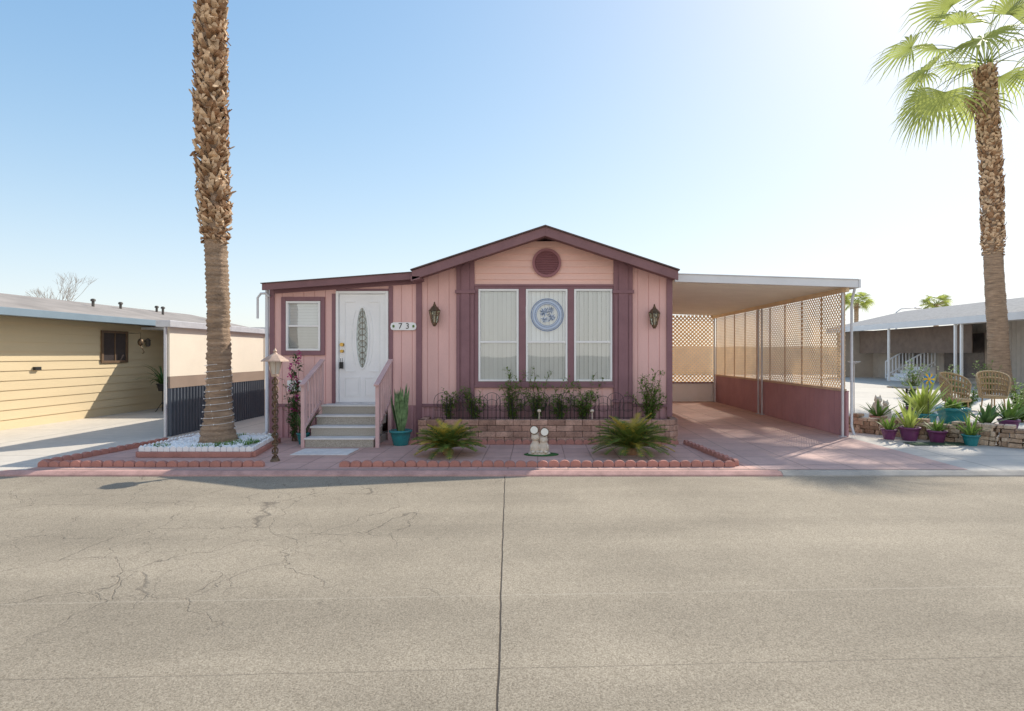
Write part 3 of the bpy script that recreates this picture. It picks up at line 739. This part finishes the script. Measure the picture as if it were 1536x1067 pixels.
# ------------------------------------------------------------------ palms
def palm(x,y,xt,zt,r,zb,crownR,nf,label,flare=1.8,z0=0,seg=30,detail=1.,boot=1.,group=None,nd_=8,gap=.98,pf=.5,bf=.52,elo=95,jag=1.):
    t=thing('palm_tree',(x,y,z0),label,'tree',group)
    def ctr(z):
        f=(z-z0)/(zt-z0); return Vector((x+(xt-x)*f**1.2+.03*math.sin(z*.9),y,z))
    def rad(z):
        u=(z-z0); return r*(1+(flare-1)*math.exp(-u/(r*2.1))-.08*min(1,u/6))
    b=MB(); vs=[];fs=[]; z=z0; rows=0; dz=.028/detail
    while z<=zt:
        c=ctr(z); rr=rad(z); k=.022*(.5+.5*math.sin(z*2*math.pi/.075+1.5*noise.noise(Vector((0,0,z*3)))))
        for i in range(seg):
            a=2*math.pi*i/seg; nn=noise.noise(Vector((math.cos(a)*2,math.sin(a)*2,z*5+x)))*.022+noise.noise(Vector((math.cos(a)*6,math.sin(a)*6,z*14+x)))*.014
            q=rr-k+nn; vs.append((c.x+q*math.cos(a),c.y+q*math.sin(a),z))
        rows+=1; z+=dz
    for j in range(rows-1):
        for i in range(seg): fs.append((j*seg+i,j*seg+(i+1)%seg,(j+1)*seg+(i+1)%seg,(j+1)*seg+i))
    b.add(vs,fs,0,True)
    z=zb; j=0
    while z<zt-.05:
        g=min(1,(z-zb)/.8+.45)
        n=int(17*detail+2)
        for i in range(n):
            if R(0,1)<.15*detail: continue
            a=2*math.pi*(i+.5*(j%2))/n+R(-.2,.2); zz=z+R(-.05,.05); c=ctr(zz); rr=rad(zz)+.012+.030*g*jag*(r/.19)
            d=Vector((math.cos(a),math.sin(a),0)); s=Vector((-d.y,d.x,0))
            w=.045*R(.5,1.3)*r/.19; L=R(.06,.17)*boot*g; out=R(.012,.065)*boot*g*jag
            if R(0,1)<.08: out*=2.0
            dn=-1 if R(0,1)<.18 else 1
            p0=c+d*(rr-.06); p1=c+d*(rr+out*.55)+Vector((0,0,L*.5*dn)); p2=c+d*(rr+out)+Vector((0,0,L*dn))+s*R(-.05,.05)
            th=d*.022
            vs=[p0-s*w,p0+s*w,p1+s*w*.8,p1-s*w*.8,p2+s*w*R(.0,.6),p2-s*w*R(.0,.6),
                p1+s*w*.8-th,p1-s*w*.8-th,p2+s*w*.3-th*.8,p2-s*w*.3-th*.8]
            b.add(vs,[(0,1,2,3),(3,2,4,5),(5,4,8,9),(9,8,6,7),(1,6,2),(2,6,8,4),(0,3,7),(3,5,9,7)],1 if R(0,1)<.58 else 2)
        z+=.058*(r/.19)/detail; j+=1
    b.build('trunk',t,[BARK1,BOOT1,BOOT2],fixn=False)
    top=ctr(zt); cr=MB()
    def fan(a,e,mm,Lp,Rb,nl=26,dr=.5):
        d=Vector((math.cos(a),math.sin(a),0)); p=top+Vector((0,0,R(-.1,.25)))+d*.1; el=e; pts=[p.copy()]
        for k in range(5):
            p=p+(d*math.cos(el)+Vector((0,0,math.sin(el))))*Lp/5; pts.append(p.copy()); el-=dr/5*1.3
        cr.tube(pts,[.025,.022,.018,.015,.012,.01],4,m=mm,cap=False)
        ux=(d*math.cos(el)+Vector((0,0,math.sin(el)))); s=d.cross(Vector((0,0,1))); roll=R(-.7,.7)
        s=(s*math.cos(roll)+ux.cross(s)*math.sin(roll)).normalized(); nn=ux.cross(s)
        if nn.z<0: nn=-nn
        A=math.radians(108); stp=2*A/nl
        for i in range(nl):
            t_=-A+stp*(i+.5); L=Rb*(.72+.28*math.cos(t_*.75))*R(.85,1.08)
            dd=(ux*math.cos(t_)+s*math.sin(t_)).normalized(); sv=(-ux*math.sin(t_)+s*math.cos(t_))
            pl_=nn*(.018 if i%2 else -.018)
            m1=p+dd*L*.45+nn*.04*L; w1=L*.45*math.tan(stp/2)*gap
            m2=p+dd*L*.76-Vector((0,0,.07*L)); en=p+dd*L*.98-Vector((0,0,.26*L*R(.6,1.8)))+sv*R(-.07,.07)
            cr.add([p-sv*.004,p+sv*.004,m1+sv*w1+pl_,m1-sv*w1-pl_,m2+sv*w1*.5,m2-sv*w1*.5,en],[(0,1,2,3),(3,2,4,5),(5,4,6)],mm)
    for i in range(nf):
        f=i/nf; e=math.radians(82-elo*f**.9)+R(-.12,.12); fan(i*2.399963,e,0 if R(0,1)<.93 else 1,crownR*pf*R(.7,1.1),crownR*bf*R(.85,1.1),dr=R(.4,.8))
    for i in range(nd_): fan(R(0,6.28),math.radians(R(-75,-50)),1,crownR*.30,crownR*.20,12,.3)
    cr.build('crown',t,[PALML,PALMD],fixn=False)
    return t
palm(-5.17,9.2,-5.36,10.5,.18,3.35,2.2,24,'tall fan palm with ringed base and ragged frond stubs',flare=1.75,z0=.10)
palm(18.55,22.9,18.0,13.1,.36,5.6,4.3,26,'tall fan palm with green crown beside the neighbouring yard',flare=1.5,boot=1.3,gap=.9,pf=.62,bf=.42,elo=88,nd_=3,jag=.6)
for x,y,h in ((33.6,60,7.6),(42.0,60,7.3),(66.,75,9)):
    palm(x,y,x,h-.6,.25,h,1.8,24,'small distant fan palm beyond the houses',seg=8,detail=.25,group='distant palms',nd_=3)
b=MB()
pts=[]
for i in range(200):
    z=.35+i*.0052; rr=.18*(1+.75*math.exp(-(z-.10)/.38))+.010; a=i*.31
    pts.append((-5.17+rr*math.cos(a),9.2+rr*math.sin(a),z))
b.tube(pts,.003,4)
for p in pts[::4]: b.ell(p,.008,.008,.011,5,4)
tag(b.build('string_lights',None,[WHITE],(-5.17,9.2,.1)),'thin white string lights wound around the palm trunk','lights')
# ------------------------------------------------------------------ garden lamp
t=thing('garden_lamp_post',(-3.79,8.2,0),'bronze scrollwork garden lamp post with conical shade','lamp')
b=MB(); x,y=-3.79,8.2
b.tube([(x,y,0),(x,y,1.22)],.018,8)
for ph in (0,math.pi):
    b.tube([(x+.038*math.cos(i*.42+ph),y+.038*math.sin(i*.42+ph),.03+i*.0148) for i in range(80)],.010,5)
for k in range(9): 
    z=.12+k*.125; b.ell((x,y,z),.045,.045,.02,8,5)
b.lathe((x,y,0),[(.07,0),(.06,.03),(.03,.06)],10); b.build('pole',t,[BRONZE])
b=MB(); b.lathe((x,y,0),[(.05,1.22),(.06,1.25),(.05,1.26)],8)
b.lathe((x,y,0),[(.20,1.44),(.195,1.455),(.10,1.52),(.04,1.55),(.02,1.57),(.03,1.59),(.005,1.63)],8,sm=False)
for k in range(6):
    a=math.pi/3*k; b.bar((x+.055*math.cos(a),y+.055*math.sin(a),1.25),(x+.10*math.cos(a),y+.10*math.sin(a),1.45),.008,.008)
b.build('lamp_shade',t,[pm('copper_patina',(.50,.36,.28),.5,.25,8,60,.2,metal=.1)])
b=MB(); b.lathe((x,y,0),[(.05,1.26),(.092,1.445)],8,sm=False); b.build('lamp_glass',t,[pm('frosted_glass',(.8,.75,.68),.3,.05,trans=.4)])
# ------------------------------------------------------------------ statue
t=thing('garden_statue',(.02,8.75,0),'cream stone garden figurines holding two round solar lamps','statue')
b=MB(); x,y=.02,8.75
b.lathe((x,y,0),[(.17,.005),(.17,.03),(.14,.05)],20,sy=.7)
for sx,hh in ((-.06,.33),(.065,.29)):
    b.lathe((x+sx,y,0),[(.075,.04),(.09,.09),(.08,.15),(.05,.20),(.055,.22)],14)
    b.ell((x+sx,y-.01,hh-.06),.066,.056,.058); b.ell((x+sx,y-.06,hh-.075),.026,.02,.019)
    for sg in (-1,1):
        b.ell((x+sx+sg*.04,y,hh-.015),.018,.012,.022,8,6); b.ell((x+sx+sg*.06,y-.05,.12),.024,.035,.05,8,6); b.ell((x+sx+sg*.035,y-.08,.055),.035,.05,.024,8,6)
b.build('figurine_body',t,[STONE])
LENS=pm('lamp_lens_cream',(.9,.9,.82),.2,.05)
for sx,zz in ((-.08,.385),(.08,.355)):
    b=MB(); b.tube([(x+sx,y-.03,zz),(x+sx,y-.055,zz)],[.07,.07],18); b.tube([(x+sx*.8,y-.02,zz-.2),(x+sx,y-.03,zz)],.01,6)
    L=b.build('lamp_rim',t,[BRONZE]); b=MB(); b.tube([(x+sx,y-.055,zz),(x+sx,y-.062,zz)],[.058,.054],18); b.build('lamp_lens',L,[LENS])
b=MB(); b.lathe((.05,8.72,0),[(.26,.005),(.27,.012),(.25,.018)],24,sy=.6); tag(b.build('garden_mat',None,[pm('green_turf_mat',(.05,.14,.04),.95,.4,30,90,.8)],(.05,8.72,0)),'small round green mat under the figurines','mat')
for x in (.02,.95):
    b=MB(); b.tube([(x,9.98,.36),(x,9.98,.52)],.008,6); b.ell((x,9.98,.55),.035,.035,.03,10,6); tag(b.build('solar_stake_light',None,[STONE],(x,9.98,.36)),'small round solar stake light in the planter','light','planter stake lights')
# ------------------------------------------------------------------ left neighbour
nb=thing('neighbouring_house',(-13,14,0),'cream lap-sided mobile home with low pale roof','house')
b=MB(); XW=-10.9
z=0
while z<2.38:
    z1=z+.2
    b.add([(XW+.022,8.0,z),(XW+.022,21,z),(XW+.002,21,z1),(XW+.002,8.0,z1),(XW-.1,8.0,z),(XW-.1,21,z),(XW-.1,21,z1),(XW-.1,8.0,z1)],[(0,1,2,3),(4,7,6,5),(0,4,5,1),(3,2,6,7),(0,3,7,4),(1,5,6,2)])
    z=z1
b.box(-15.2,XW-.1,8.0,8.1,0,2.5)
b.build('wall',nb,[CREAM])
b=MB()
b.prism([(-10.30,2.36),(-13.0,2.94),(-13.0,3.02),(-10.30,2.44)],7.6,21.3); b.prism([(-15.6,2.36),(-13.0,2.94),(-13.0,3.02),(-15.6,2.44)],7.6,21.3)
b.build('roof',nb,[ROOFW])
b=MB(); b.box(-10.30,-10.20,7.58,16.2,2.30,2.45); b.box(-10.85,-10.30,7.6,21.2,2.33,2.355); b.build('eave_gutter',nb,[GUTT],bevel=.004)
DPIPE=pm('dark_pipe',(.10,.09,.08),.6,.2)
for x,y,h in ((-12.2,15.6,.28),(-12.4,16.9,.25),(-12.0,18.2,.35),(-12.6,18.8,.25),(-11.6,20,.4)):
    b=MB(); zz=2.36+(-10.6-x)*.242+.05; b.tube([(x,y,zz),(x,y,zz+h*.7)],.035,8); b.lathe((x,y,zz+h*.7),[(.06,0),(.06,.05),(.03,.07)],8); b.build('vent_pipe',nb,[DPIPE])
b=MB(); f=XW+.02
b.box(f,f+.03,14.15,14.22,1.32,2.14);b.box(f,f+.03,15.0,15.07,1.32,2.14);b.box(f,f+.03,14.22,15.0,2.08,2.14);b.box(f,f+.03,14.22,15.0,1.32,1.38);b.box(f,f+.025,14.60,14.63,1.38,2.08)
w=b.build('window',nb,[pm('brown_frame',(.16,.10,.06),.6)])
b=MB(); b.add([(f+.008,14.2,1.35),(f+.008,15.02,1.35),(f+.008,15.02,2.1),(f+.008,14.2,2.1)],[(0,1,2,3)]); b.build('window_glass',w,[pm('dark_glazing',(.06,.05,.05),.12,.2,spec=.6)])
b=MB(); b.box(f,f+.06,12.25,12.4,1.2,1.27); b.build('outlet_box',nb,[BLACK],bevel=.004)
b=MB(); b.box(-10.88,-6.95,16.6,16.7,0,2.2); b.build('porch_wall',nb,[TAN])
b=MB(); b.box(-10.88,-6.95,15.6,20,2.22,2.28); b.build('porch_cover',nb,[ALU])
b=MB(); b.box(-10.75,-9.9,16.55,16.6,.1,2.05);b.box(-10.65,-10.0,16.53,16.55,1.1,1.9); b.build('door',nb,[pm('dark_teal_door',(.03,.08,.085),.5)])
b=MB(); b.lathe((XW+.10,15.75,1.85),[(.03,-.1),(.06,-.06),(.06,.06),(.08,.07),(.01,.13)],8); b.box(XW+.0,XW+.06,15.72,15.78,1.88,1.93); b.build('porch_light',nb,[DPIPE])
fn=thing('panel_fence',(-6.9,14,0),'fence panel with cream top and dark corrugated base','fence')
b=MB(); b.box(-6.93,-6.89,10.64,18.2,1.125,2.05); b.build('upper_panel',fn,[CREAM2])
b=MB(); b.box(-6.92,-6.88,10.64,18.2,.905,1.122); b.build('middle_band',fn,[TAN])
b=MB(); y=10.64
while y<18.2:
    b.prismz([(-6.92,y),(-6.875,y+.02),(-6.875,y+.05),(-6.92,y+.07)],.0,.90); y+=.1
b.box(-6.935,-6.915,10.64,18.2,0,.9); b.build('corrugated_base',fn,[SLATE])
for y in (12.4,14.3,16.2):
    b=MB(); b.box(-6.888,-6.87,y,y+.04,.0,2.0); b.build('joint_strip',fn,[CREAM2])
b=MB(); b.box(-7.06,-6.79,10.5,18.5,2.05,2.17); b.build('cap_gutter',fn,[SILV],bevel=.005)
for y in (10.58,18.3):
    b=MB(); b.box(-6.95,-6.91,y-.02,y+.02,0.002,2.05); b.build('post',fn,[SILV],bevel=.004)
t=thing('hanging_plant',(-9.9,15.2,.7),'trailing plant in a pot on a stand near the door','plant')
pot(-10.1,15.3,.14,.2,BLACK,t,.55); b=MB(); b.tube([(-10.1,15.3,0),(-10.1,15.3,.55)],.012,6)
for k in range(3): b.tube([(-10.1,15.3,.25),(-10.1+.18*math.cos(k*2.1),15.3+.18*math.sin(k*2.1),0)],.01,6)
b.build('stand',t,[BLACK]); b=MB(); blades(b,-10.1,15.3,.75,44,.75,.035,1.1,0,1.4); b.build('leaves',t,[LG2],fixn=False)
b=MB()
b.tube([(-10.86,15.1,2.1),(-10.55,15.1,2.1),(-10.55,15.1,1.95)],.008,5); b.ell((-10.55,15.1,1.86),.07,.07,.1,12,6); b.tube([(-10.55,15.1,1.76),(-10.45,15.1,1.6),(-10.5,15.1,1.55)],.012,6); tag(b.build('wall_ornament',None,[BRONZE],(-10.55,15.1,1.6)),'dark metal ornament hanging from the cream wall','ornament')
# ------------------------------------------------------------------ right neighbour
rn=thing('neighbouring_house',(24,28,0),'greyish neighbouring mobile home with shingled roof and covered porch','house')
GWALL=pm('grey_beige_siding',(.50,.44,.37),.7,.1)
b=MB(); 
y=20.0
while y<38.6:
    b.box(22.39,22.45,y,y+.25,0,3.1); y+=.266
b.box(22.45,22.5,20,38.6,0,3.1); b.box(22.5,29,20.0,20.1,0,3.2); b.box(20.0,22.4,38,38.1,0,3.1)
b.build('wall',rn,[GWALL])
b=MB(); b.prism([(20.0,3.20),(25.3,4.42),(25.3,4.50),(20.0,3.30)],19.7,39.3); b.prism([(30.6,3.20),(25.3,4.42),(25.3,4.50),(30.6,3.30)],19.7,39.3)
b.build('roof',rn,[pm('grey_shingle',(.26,.26,.27),.9,.3,6,60,.5)])
b=MB(); b.box(19.92,19.998,19.65,39.3,2.98,3.30);b.box(20.0,30,19.65,19.7,3.0,3.2); b.build('fascia',rn,[ALU])
for y in (20.1,27.0,27.4,32.6,37.7):
    b=MB(); b.box(20.05,20.15,y-.05,y+.05,0,3.0); b.build('post',rn,[WHITE],bevel=.005)
TF=pm('tan_frame',(.42,.35,.28),.6); DG=pm('dim_glazing',(.10,.08,.07),.1,.3,spec=.6)
for (a,c,z0,z1) in ((22.9,25.0,1.0,2.4),(28.4,31.2,.3,2.6),(32.5,35.2,.95,2.6)):
    b=MB(); b.box(22.30,22.39,a-.08,c+.08,z0-.08,z1+.08); w=b.build('window',rn,[TF])
    b=MB(); b.box(22.28,22.302,a,c,z0,z1); b.build('window_glass',w,[DG])
b=MB(); b.box(21.2,21.24,27.8,37.5,1.6,3.0); b.build('shade_screen',rn,[pm('brown_shade_screen',(.20,.15,.12),.9,.2)])
b=MB()
for i in range(4): b.box(20.6+.4*i,22.38,32.0,33.6,.0 if i==0 else .2*i+.001,.2*(i+1))
for y in (31.8,33.7):
    b.bar((20.6,y,1.1),(22.2,y,2.0),.07,.06); b.bar((20.6,y,.3),(22.2,y,1.1),.06,.05)
    for k in range(9): f=k/8; b.box(20.6+1.6*f-.025,20.6+1.6*f+.025,y-.025,y+.025,.30+.8*f-.2,1.1+.9*f)
b.build('porch_steps',rn,[WHITE])
# rough stone wall
sw=MB()
P=[(6.2,11.5),(6.6,10.95),(7.1,10.3),(7.75,9.6),(8.5,8.9),(9.8,8.5)]
zr=0
for row in range(5):
    rh=(.085,.07,.08,.065,.06)[row]
    for p,q in zip(P[:-1],P[1:]):
        A=Vector((*p,0));B=Vector((*q,0));L=(B-A).length;d=(B-A)/L;u=R(-.1,0)
        while u<L-.03:
            l=R(.07,.20); a=max(0,u)+.003;c=min(L,u+l)-.003
            if c-a>.025 and not (row==4 and R(0,1)<.4):
                n_=Vector((-d.y,d.x,0))*R(-.02,.02); hh=rh*R(.85,1.08)
                X0=A+d*a+n_;X1=A+d*c+n_+Vector((-d.y,d.x,0))*R(-.015,.015)
                sw.bar((X0.x,X0.y,zr+hh/2+.003),(X1.x,X1.y,zr+hh/2+.003+R(-.006,.006)),.22*R(.9,1.08),hh,random.choice((0,1,2)))
            u+=l
    zr+=rh
o=sw.build('stone_wall',None,[pm('tan_field_stone',(.46,.33,.23),.9,.5,3.5,40,1.,bdist=.02),pm('brown_field_stone',(.32,.22,.15),.9,.5,3.5,40,1.,bdist=.02),pm('buff_field_stone',(.54,.42,.31),.9,.4,3.5,40,1.,bdist=.02)],(7.4,9.95,0),.018); tag(o,'low rustic tan stone wall edging the neighbouring yard','wall')
for x,y,h,r_,mt_,ty in ((6.38,10.34,.34,.13,MAG,0),(6.66,10.2,.62,.17,MAG,1),(6.98,9.95,.30,.15,MAG,0),(7.32,9.62,.40,.13,TEAL,0)):
    t=thing('potted_plant',(x,y,0),('leafy plant in a teal glazed pot' if mt_ is TEAL else 'small succulent in a purple pot')+' by the stone wall','plant','pots by the stone wall')
    pot(x,y,r_,.2*r_/.14,mt_,t); b=MB(); blades(b,x,y,.17,30 if ty==0 else 22,h,.03 if ty==0 else .045,1.0 if ty==0 else .6,0,.5); b.build('leaves',t,[LG if ty==0 else AGV],fixn=False)
b=MB(); b.box(6.35,7.35,9.60,9.9,.007,.014);  tag(b.build('garden_mat',None,[pm('dark_green_mat',(.05,.09,.05),.9)],(6.9,9.8,0)),'thin dark green mat below the purple pots','mat')
def agave(x,y,h,label,mt=AGV,potm=TEAL,pr=.25,n=46):
    t=thing('potted_agave',(x,y,0),label,'plant'); pot(x,y,pr,pr*1.4,potm,t); b=MB(); blades(b,x,y,pr*1.2,n,h,.06,1.1,0,.3,.1); b.build('leaves',t,[mt],fixn=False)
agave(7.85,11.6,.85,'yellow-green agave in a pot behind the stone wall')
agave(8.75,12.0,.30,'low succulent in a large teal pot',LG,TEAL,.30)
agave(8.35,10.6,.50,'leafy plant in a terracotta pot behind the wall',LG2,TERRA,.18,30)
agave(9.35,11.3,.55,'spiky plant in a purple pot behind the wall',LG,MAG,.18,30)
agave(7.3,12.2,.45,'small leafy plant in a terracotta pot in the yard',LG,TERRA,.16,26)
agave(9.0,13.6,.6,'tall leafy plant in a purple pot in the yard',LG2,MAG,.2,30)
for x,y,a in ((10.3,14.0,.3),(12.0,15.0,-.4)):
    t=thing('wicker_chair',(x,y,0),'tan wicker patio chair with rounded back','chair','wicker patio chairs')
    b=MB(); b.lathe((x,y,0),[(.28,.38),(.31,.42),(.28,.46)],18); b.build('seat',t,[WICK])
    b=MB()
    for i in range(19):
        th=math.pi*(-.1+1.2*i/18)+a; h=.4+.30*max(0,math.sin(math.pi*i/18))**.6
        b.tube([(x+.29*math.cos(th),y+.29*math.sin(th),.44),(x+.35*math.cos(th),y+.35*math.sin(th),.4+h)],.02,5)
    for lv in (.25,.5,.75,1.):
        b.tube([(x+(.29+.06*lv)*math.cos(math.pi*(-.1+1.2*i/18)+a),y+(.29+.06*lv)*math.sin(math.pi*(-.1+1.2*i/18)+a),.42+lv*(.38+.30*max(0,math.sin(math.pi*i/18))**.6-.02)) for i in range(19)],.025,5)
    b.build('backrest',t,[WICK])
    for k in range(4):
        b=MB(); th=k*1.57+.78; b.tube([(x+.22*math.cos(th),y+.22*math.sin(th),.4),(x+.26*math.cos(th),y+.26*math.sin(th),0)],.018,6); b.build('leg',t,[WICK])
t=thing('patio_table',(9.2,14.2,0),'round mosaic-topped patio table on a thin metal stand','table')
MOS=brickmat('mosaic_top',(.55,.35,.15),(.10,.25,.30),(.5,.45,.4),.06,.06,.5,.006,'xy')
b=MB(); b.lathe((9.2,14.2,.70),[(.42,0),(.43,.015),(.42,.03)],28); b.build('table_top',t,[MOS])
b=MB(); b.tube([(9.2,14.2,.05),(9.2,14.2,.70)],.025,8)
for k in range(3): b.tube([(9.2,14.2,.12),(9.2+.28*math.cos(k*2.1),14.2+.28*math.sin(k*2.1),0.01)],.016,6)
b.build('stand',t,[BLACK])
t=thing('garden_pinwheel',(7.75,11.3,0),'yellow and blue flower pinwheel on a thin stake','ornament')
b=MB(); b.tube([(7.75,11.3,0),(7.75,11.3,1.05)],.008,6); b.build('stake',t,[BLACK])
b=MB(); c=Vector((7.75,11.27,1.05))
for i in range(12):
    a=i*math.pi/6; d=Vector((math.cos(a),0,math.sin(a))); s=Vector((-math.sin(a),.3,math.cos(a)))
    b.add([c+d*.02,c+d*.075+s*.025,c+d*.13,c+d*.075-s*.025],[(0,1,2,3)],i%2)
b.ell(c,.03,.02,.03,10,6,0); b.build('petals',t,[YEL,BLUEP],fixn=False)
def catstat(x,y,s,label):
    t=thing('cat_statue',(x,y,0),label,'statue','white animal statues')
    b=MB(); b.lathe((x,y,0),[(.13*s,.0),(.17*s,.08*s),(.15*s,.22*s),(.10*s,.36*s),(.07*s,.44*s)],16,sy=1.15)
    b.ell((x,y-.04*s,.50*s),.085*s,.08*s,.075*s); b.ell((x,y-.12*s,.48*s),.035*s,.03*s,.025*s,10,6)
    for sg in (-1,1):
        b.lathe((x+sg*.05*s,y-.03*s,.54*s),[(.03*s,0),(.018*s,.04*s),(.002,.08*s)],8)
        b.tube([(x+sg*.06*s,y-.10*s,.34*s),(x+sg*.06*s,y-.16*s,.15*s),(x+sg*.06*s,y-.17*s,.02*s)],[.05*s,.035*s,.03*s],8); b.ell((x+sg*.06*s,y-.20*s,.02*s),.035*s,.05*s,.02*s,8,5)
    b.tube([(x+.1*s,y+.1*s,.04*s),(x+.22*s,y+.05*s,.04*s),(x+.25*s,y-.08*s,.05*s)],[.035*s,.03*s,.015*s],8)
    b.build('body',t,[STONE])
catstat(7.75,13.0,1.0,'pale seated cat statue in the gravel yard'); catstat(8.05,13.2,.8,'pale seated cat statue in the gravel yard')
t=thing('bird_bath',(7.0,12.6,0),'slim metal bird bath on a tall stand','bird bath')
b=MB(); b.tube([(7.,12.6,0),(7.,12.6,1.35)],.012,6); b.lathe((7.,12.6,0),[(.12,0),(.10,.03),(.02,.06)],10); b.build('stand',t,[SILV]); b=MB(); b.lathe((7.,12.6,1.33),[(.03,0),(.12,.04),(.13,.055),(.12,.045)],16); b.build('dish',t,[SILV])
for x,y,h in ((11.9,15.8,.75),(13.2,15.6,.8),(11.0,12.9,.62),(12.3,14.2,.75),(10.2,11.5,.5),(13.5,20.5,1.3),(15.5,21.5,1.2),(17.3,21.8,1.2)): shrub(x,y,0,h,.35+h*.25,24,'green bush in the neighbouring yard',LG,.07,20)
t=thing('street_lamp',(31.5,50,0),'distant grey street lamp with curved arm','lamp')
b=MB(); b.tube([(31.5,50,0),(31.5,50,5.2),(31.9,50,5.5),(33.2,50,5.6)],[.09,.07,.05,.04],8); b.build('pole',t,[SILV]); b=MB(); b.ell((33.4,50,5.58),.4,.15,.1); b.build('lamp_head',t,[SILV])
t=thing('bare_tree',(-42,50,0),'leafless distant tree beyond the rooftops','tree')
b=MB()
def br(p,d,l,r,k):
    q=p+d*l; b.tube([p,q],[r,r*.7],4,cap=False)
    if k==0: return
    for i in range(3 if k>1 else 4): br(q,(d+Vector((R(-.7,.7),R(-.7,.7),R(-.1,.5)))).normalized(),l*R(.6,.85),r*.6,k-1)
br(Vector((-42,50,0)),Vector((0,0,1)),2.5,.10,5)
b.build('trunk',t,[pm('pale_bark',(.35,.30,.26),.9)])
# ------------------------------------------------------------------ light, sky, camera
EL=math.radians(39.3); AZ=math.radians(45)
d=Vector((math.sin(AZ)*math.cos(EL),math.cos(AZ)*math.cos(EL),math.sin(EL)))
L=bpy.data.lights.new('sun','SUN'); L.energy=5.0; L.angle=math.radians(.55); L.color=(1,.925,.795)
lo=bpy.data.objects.new('sun',L); lo.rotation_euler=d.to_track_quat('Z','Y').to_euler(); lo.location=(20,20,20); col.objects.link(lo)
w=bpy.data.worlds.new('World'); sc.world=w; w.use_nodes=True; nt=w.node_tree
bg=nt.nodes['Background']; sky=nt.nodes.new('ShaderNodeTexSky'); sky.sky_type='NISHITA'; sky.sun_disc=False
sky.sun_elevation=EL; sky.sun_rotation=AZ; sky.air_density=1.0; sky.dust_density=.8; sky.ozone_density=1.8; sky.altitude=300
sc_=nd(nt,'ShaderNodeVectorMath',{'operation':'SCALE'},{0:sky.outputs[0],'Scale':.23})
den=nd(nt,'ShaderNodeVectorMath',{'operation':'ADD'},{0:sc_.outputs[0],1:(.95,.95,.95)})
num=nd(nt,'ShaderNodeVectorMath',{'operation':'SCALE'},{0:sc_.outputs[0],'Scale':1.75})
q=nd(nt,'ShaderNodeVectorMath',{'operation':'DIVIDE'},{0:num.outputs[0],1:den.outputs[0]})
hs=nd(nt,'ShaderNodeHueSaturation',None,{'Saturation':1.32,'Color':q.outputs[0]})
tc=nt.nodes.new('ShaderNodeTexCoord'); sp=nd(nt,'ShaderNodeSeparateXYZ',None,{0:tc.outputs['Generated']})
zz=math_(nt,'SUBTRACT',1.0,math_(nt,'MAXIMUM',sp.outputs[2],0.0))
hz=math_(nt,'MULTIPLY',math_(nt,'POWER',zz,6.0),.50)
c1=mixc(nt,hz,hs.outputs[0],(.90,.92,.92))
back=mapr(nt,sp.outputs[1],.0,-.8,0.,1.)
back_fill=math_(nt,'MULTIPLY',math_(nt,'MULTIPLY',back,math_(nt,'POWER',zz,1.2)),.75)  # added warm fill in the sky behind the camera, brightens the shaded facade
c2=mixc(nt,back_fill,c1,(1.66,1.46,1.25))
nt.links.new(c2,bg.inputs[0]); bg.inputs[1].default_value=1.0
cam=bpy.data.cameras.new('camera'); cam.lens=20; cam.sensor_width=36; cam.clip_end=2000; cam.clip_start=.05
cam.shift_x=-.0254; cam.shift_y=-.0016
co=bpy.data.objects.new('camera',cam); co.location=(0,0,1.55); co.rotation_euler=(math.pi/2,0,0); col.objects.link(co); sc.camera=co
sc.view_settings.view_transform='Standard'; sc.view_settings.look='None'; sc.view_settings.exposure=0
for o in bpy.data.objects:
    if '_o' in o: del o['_o']
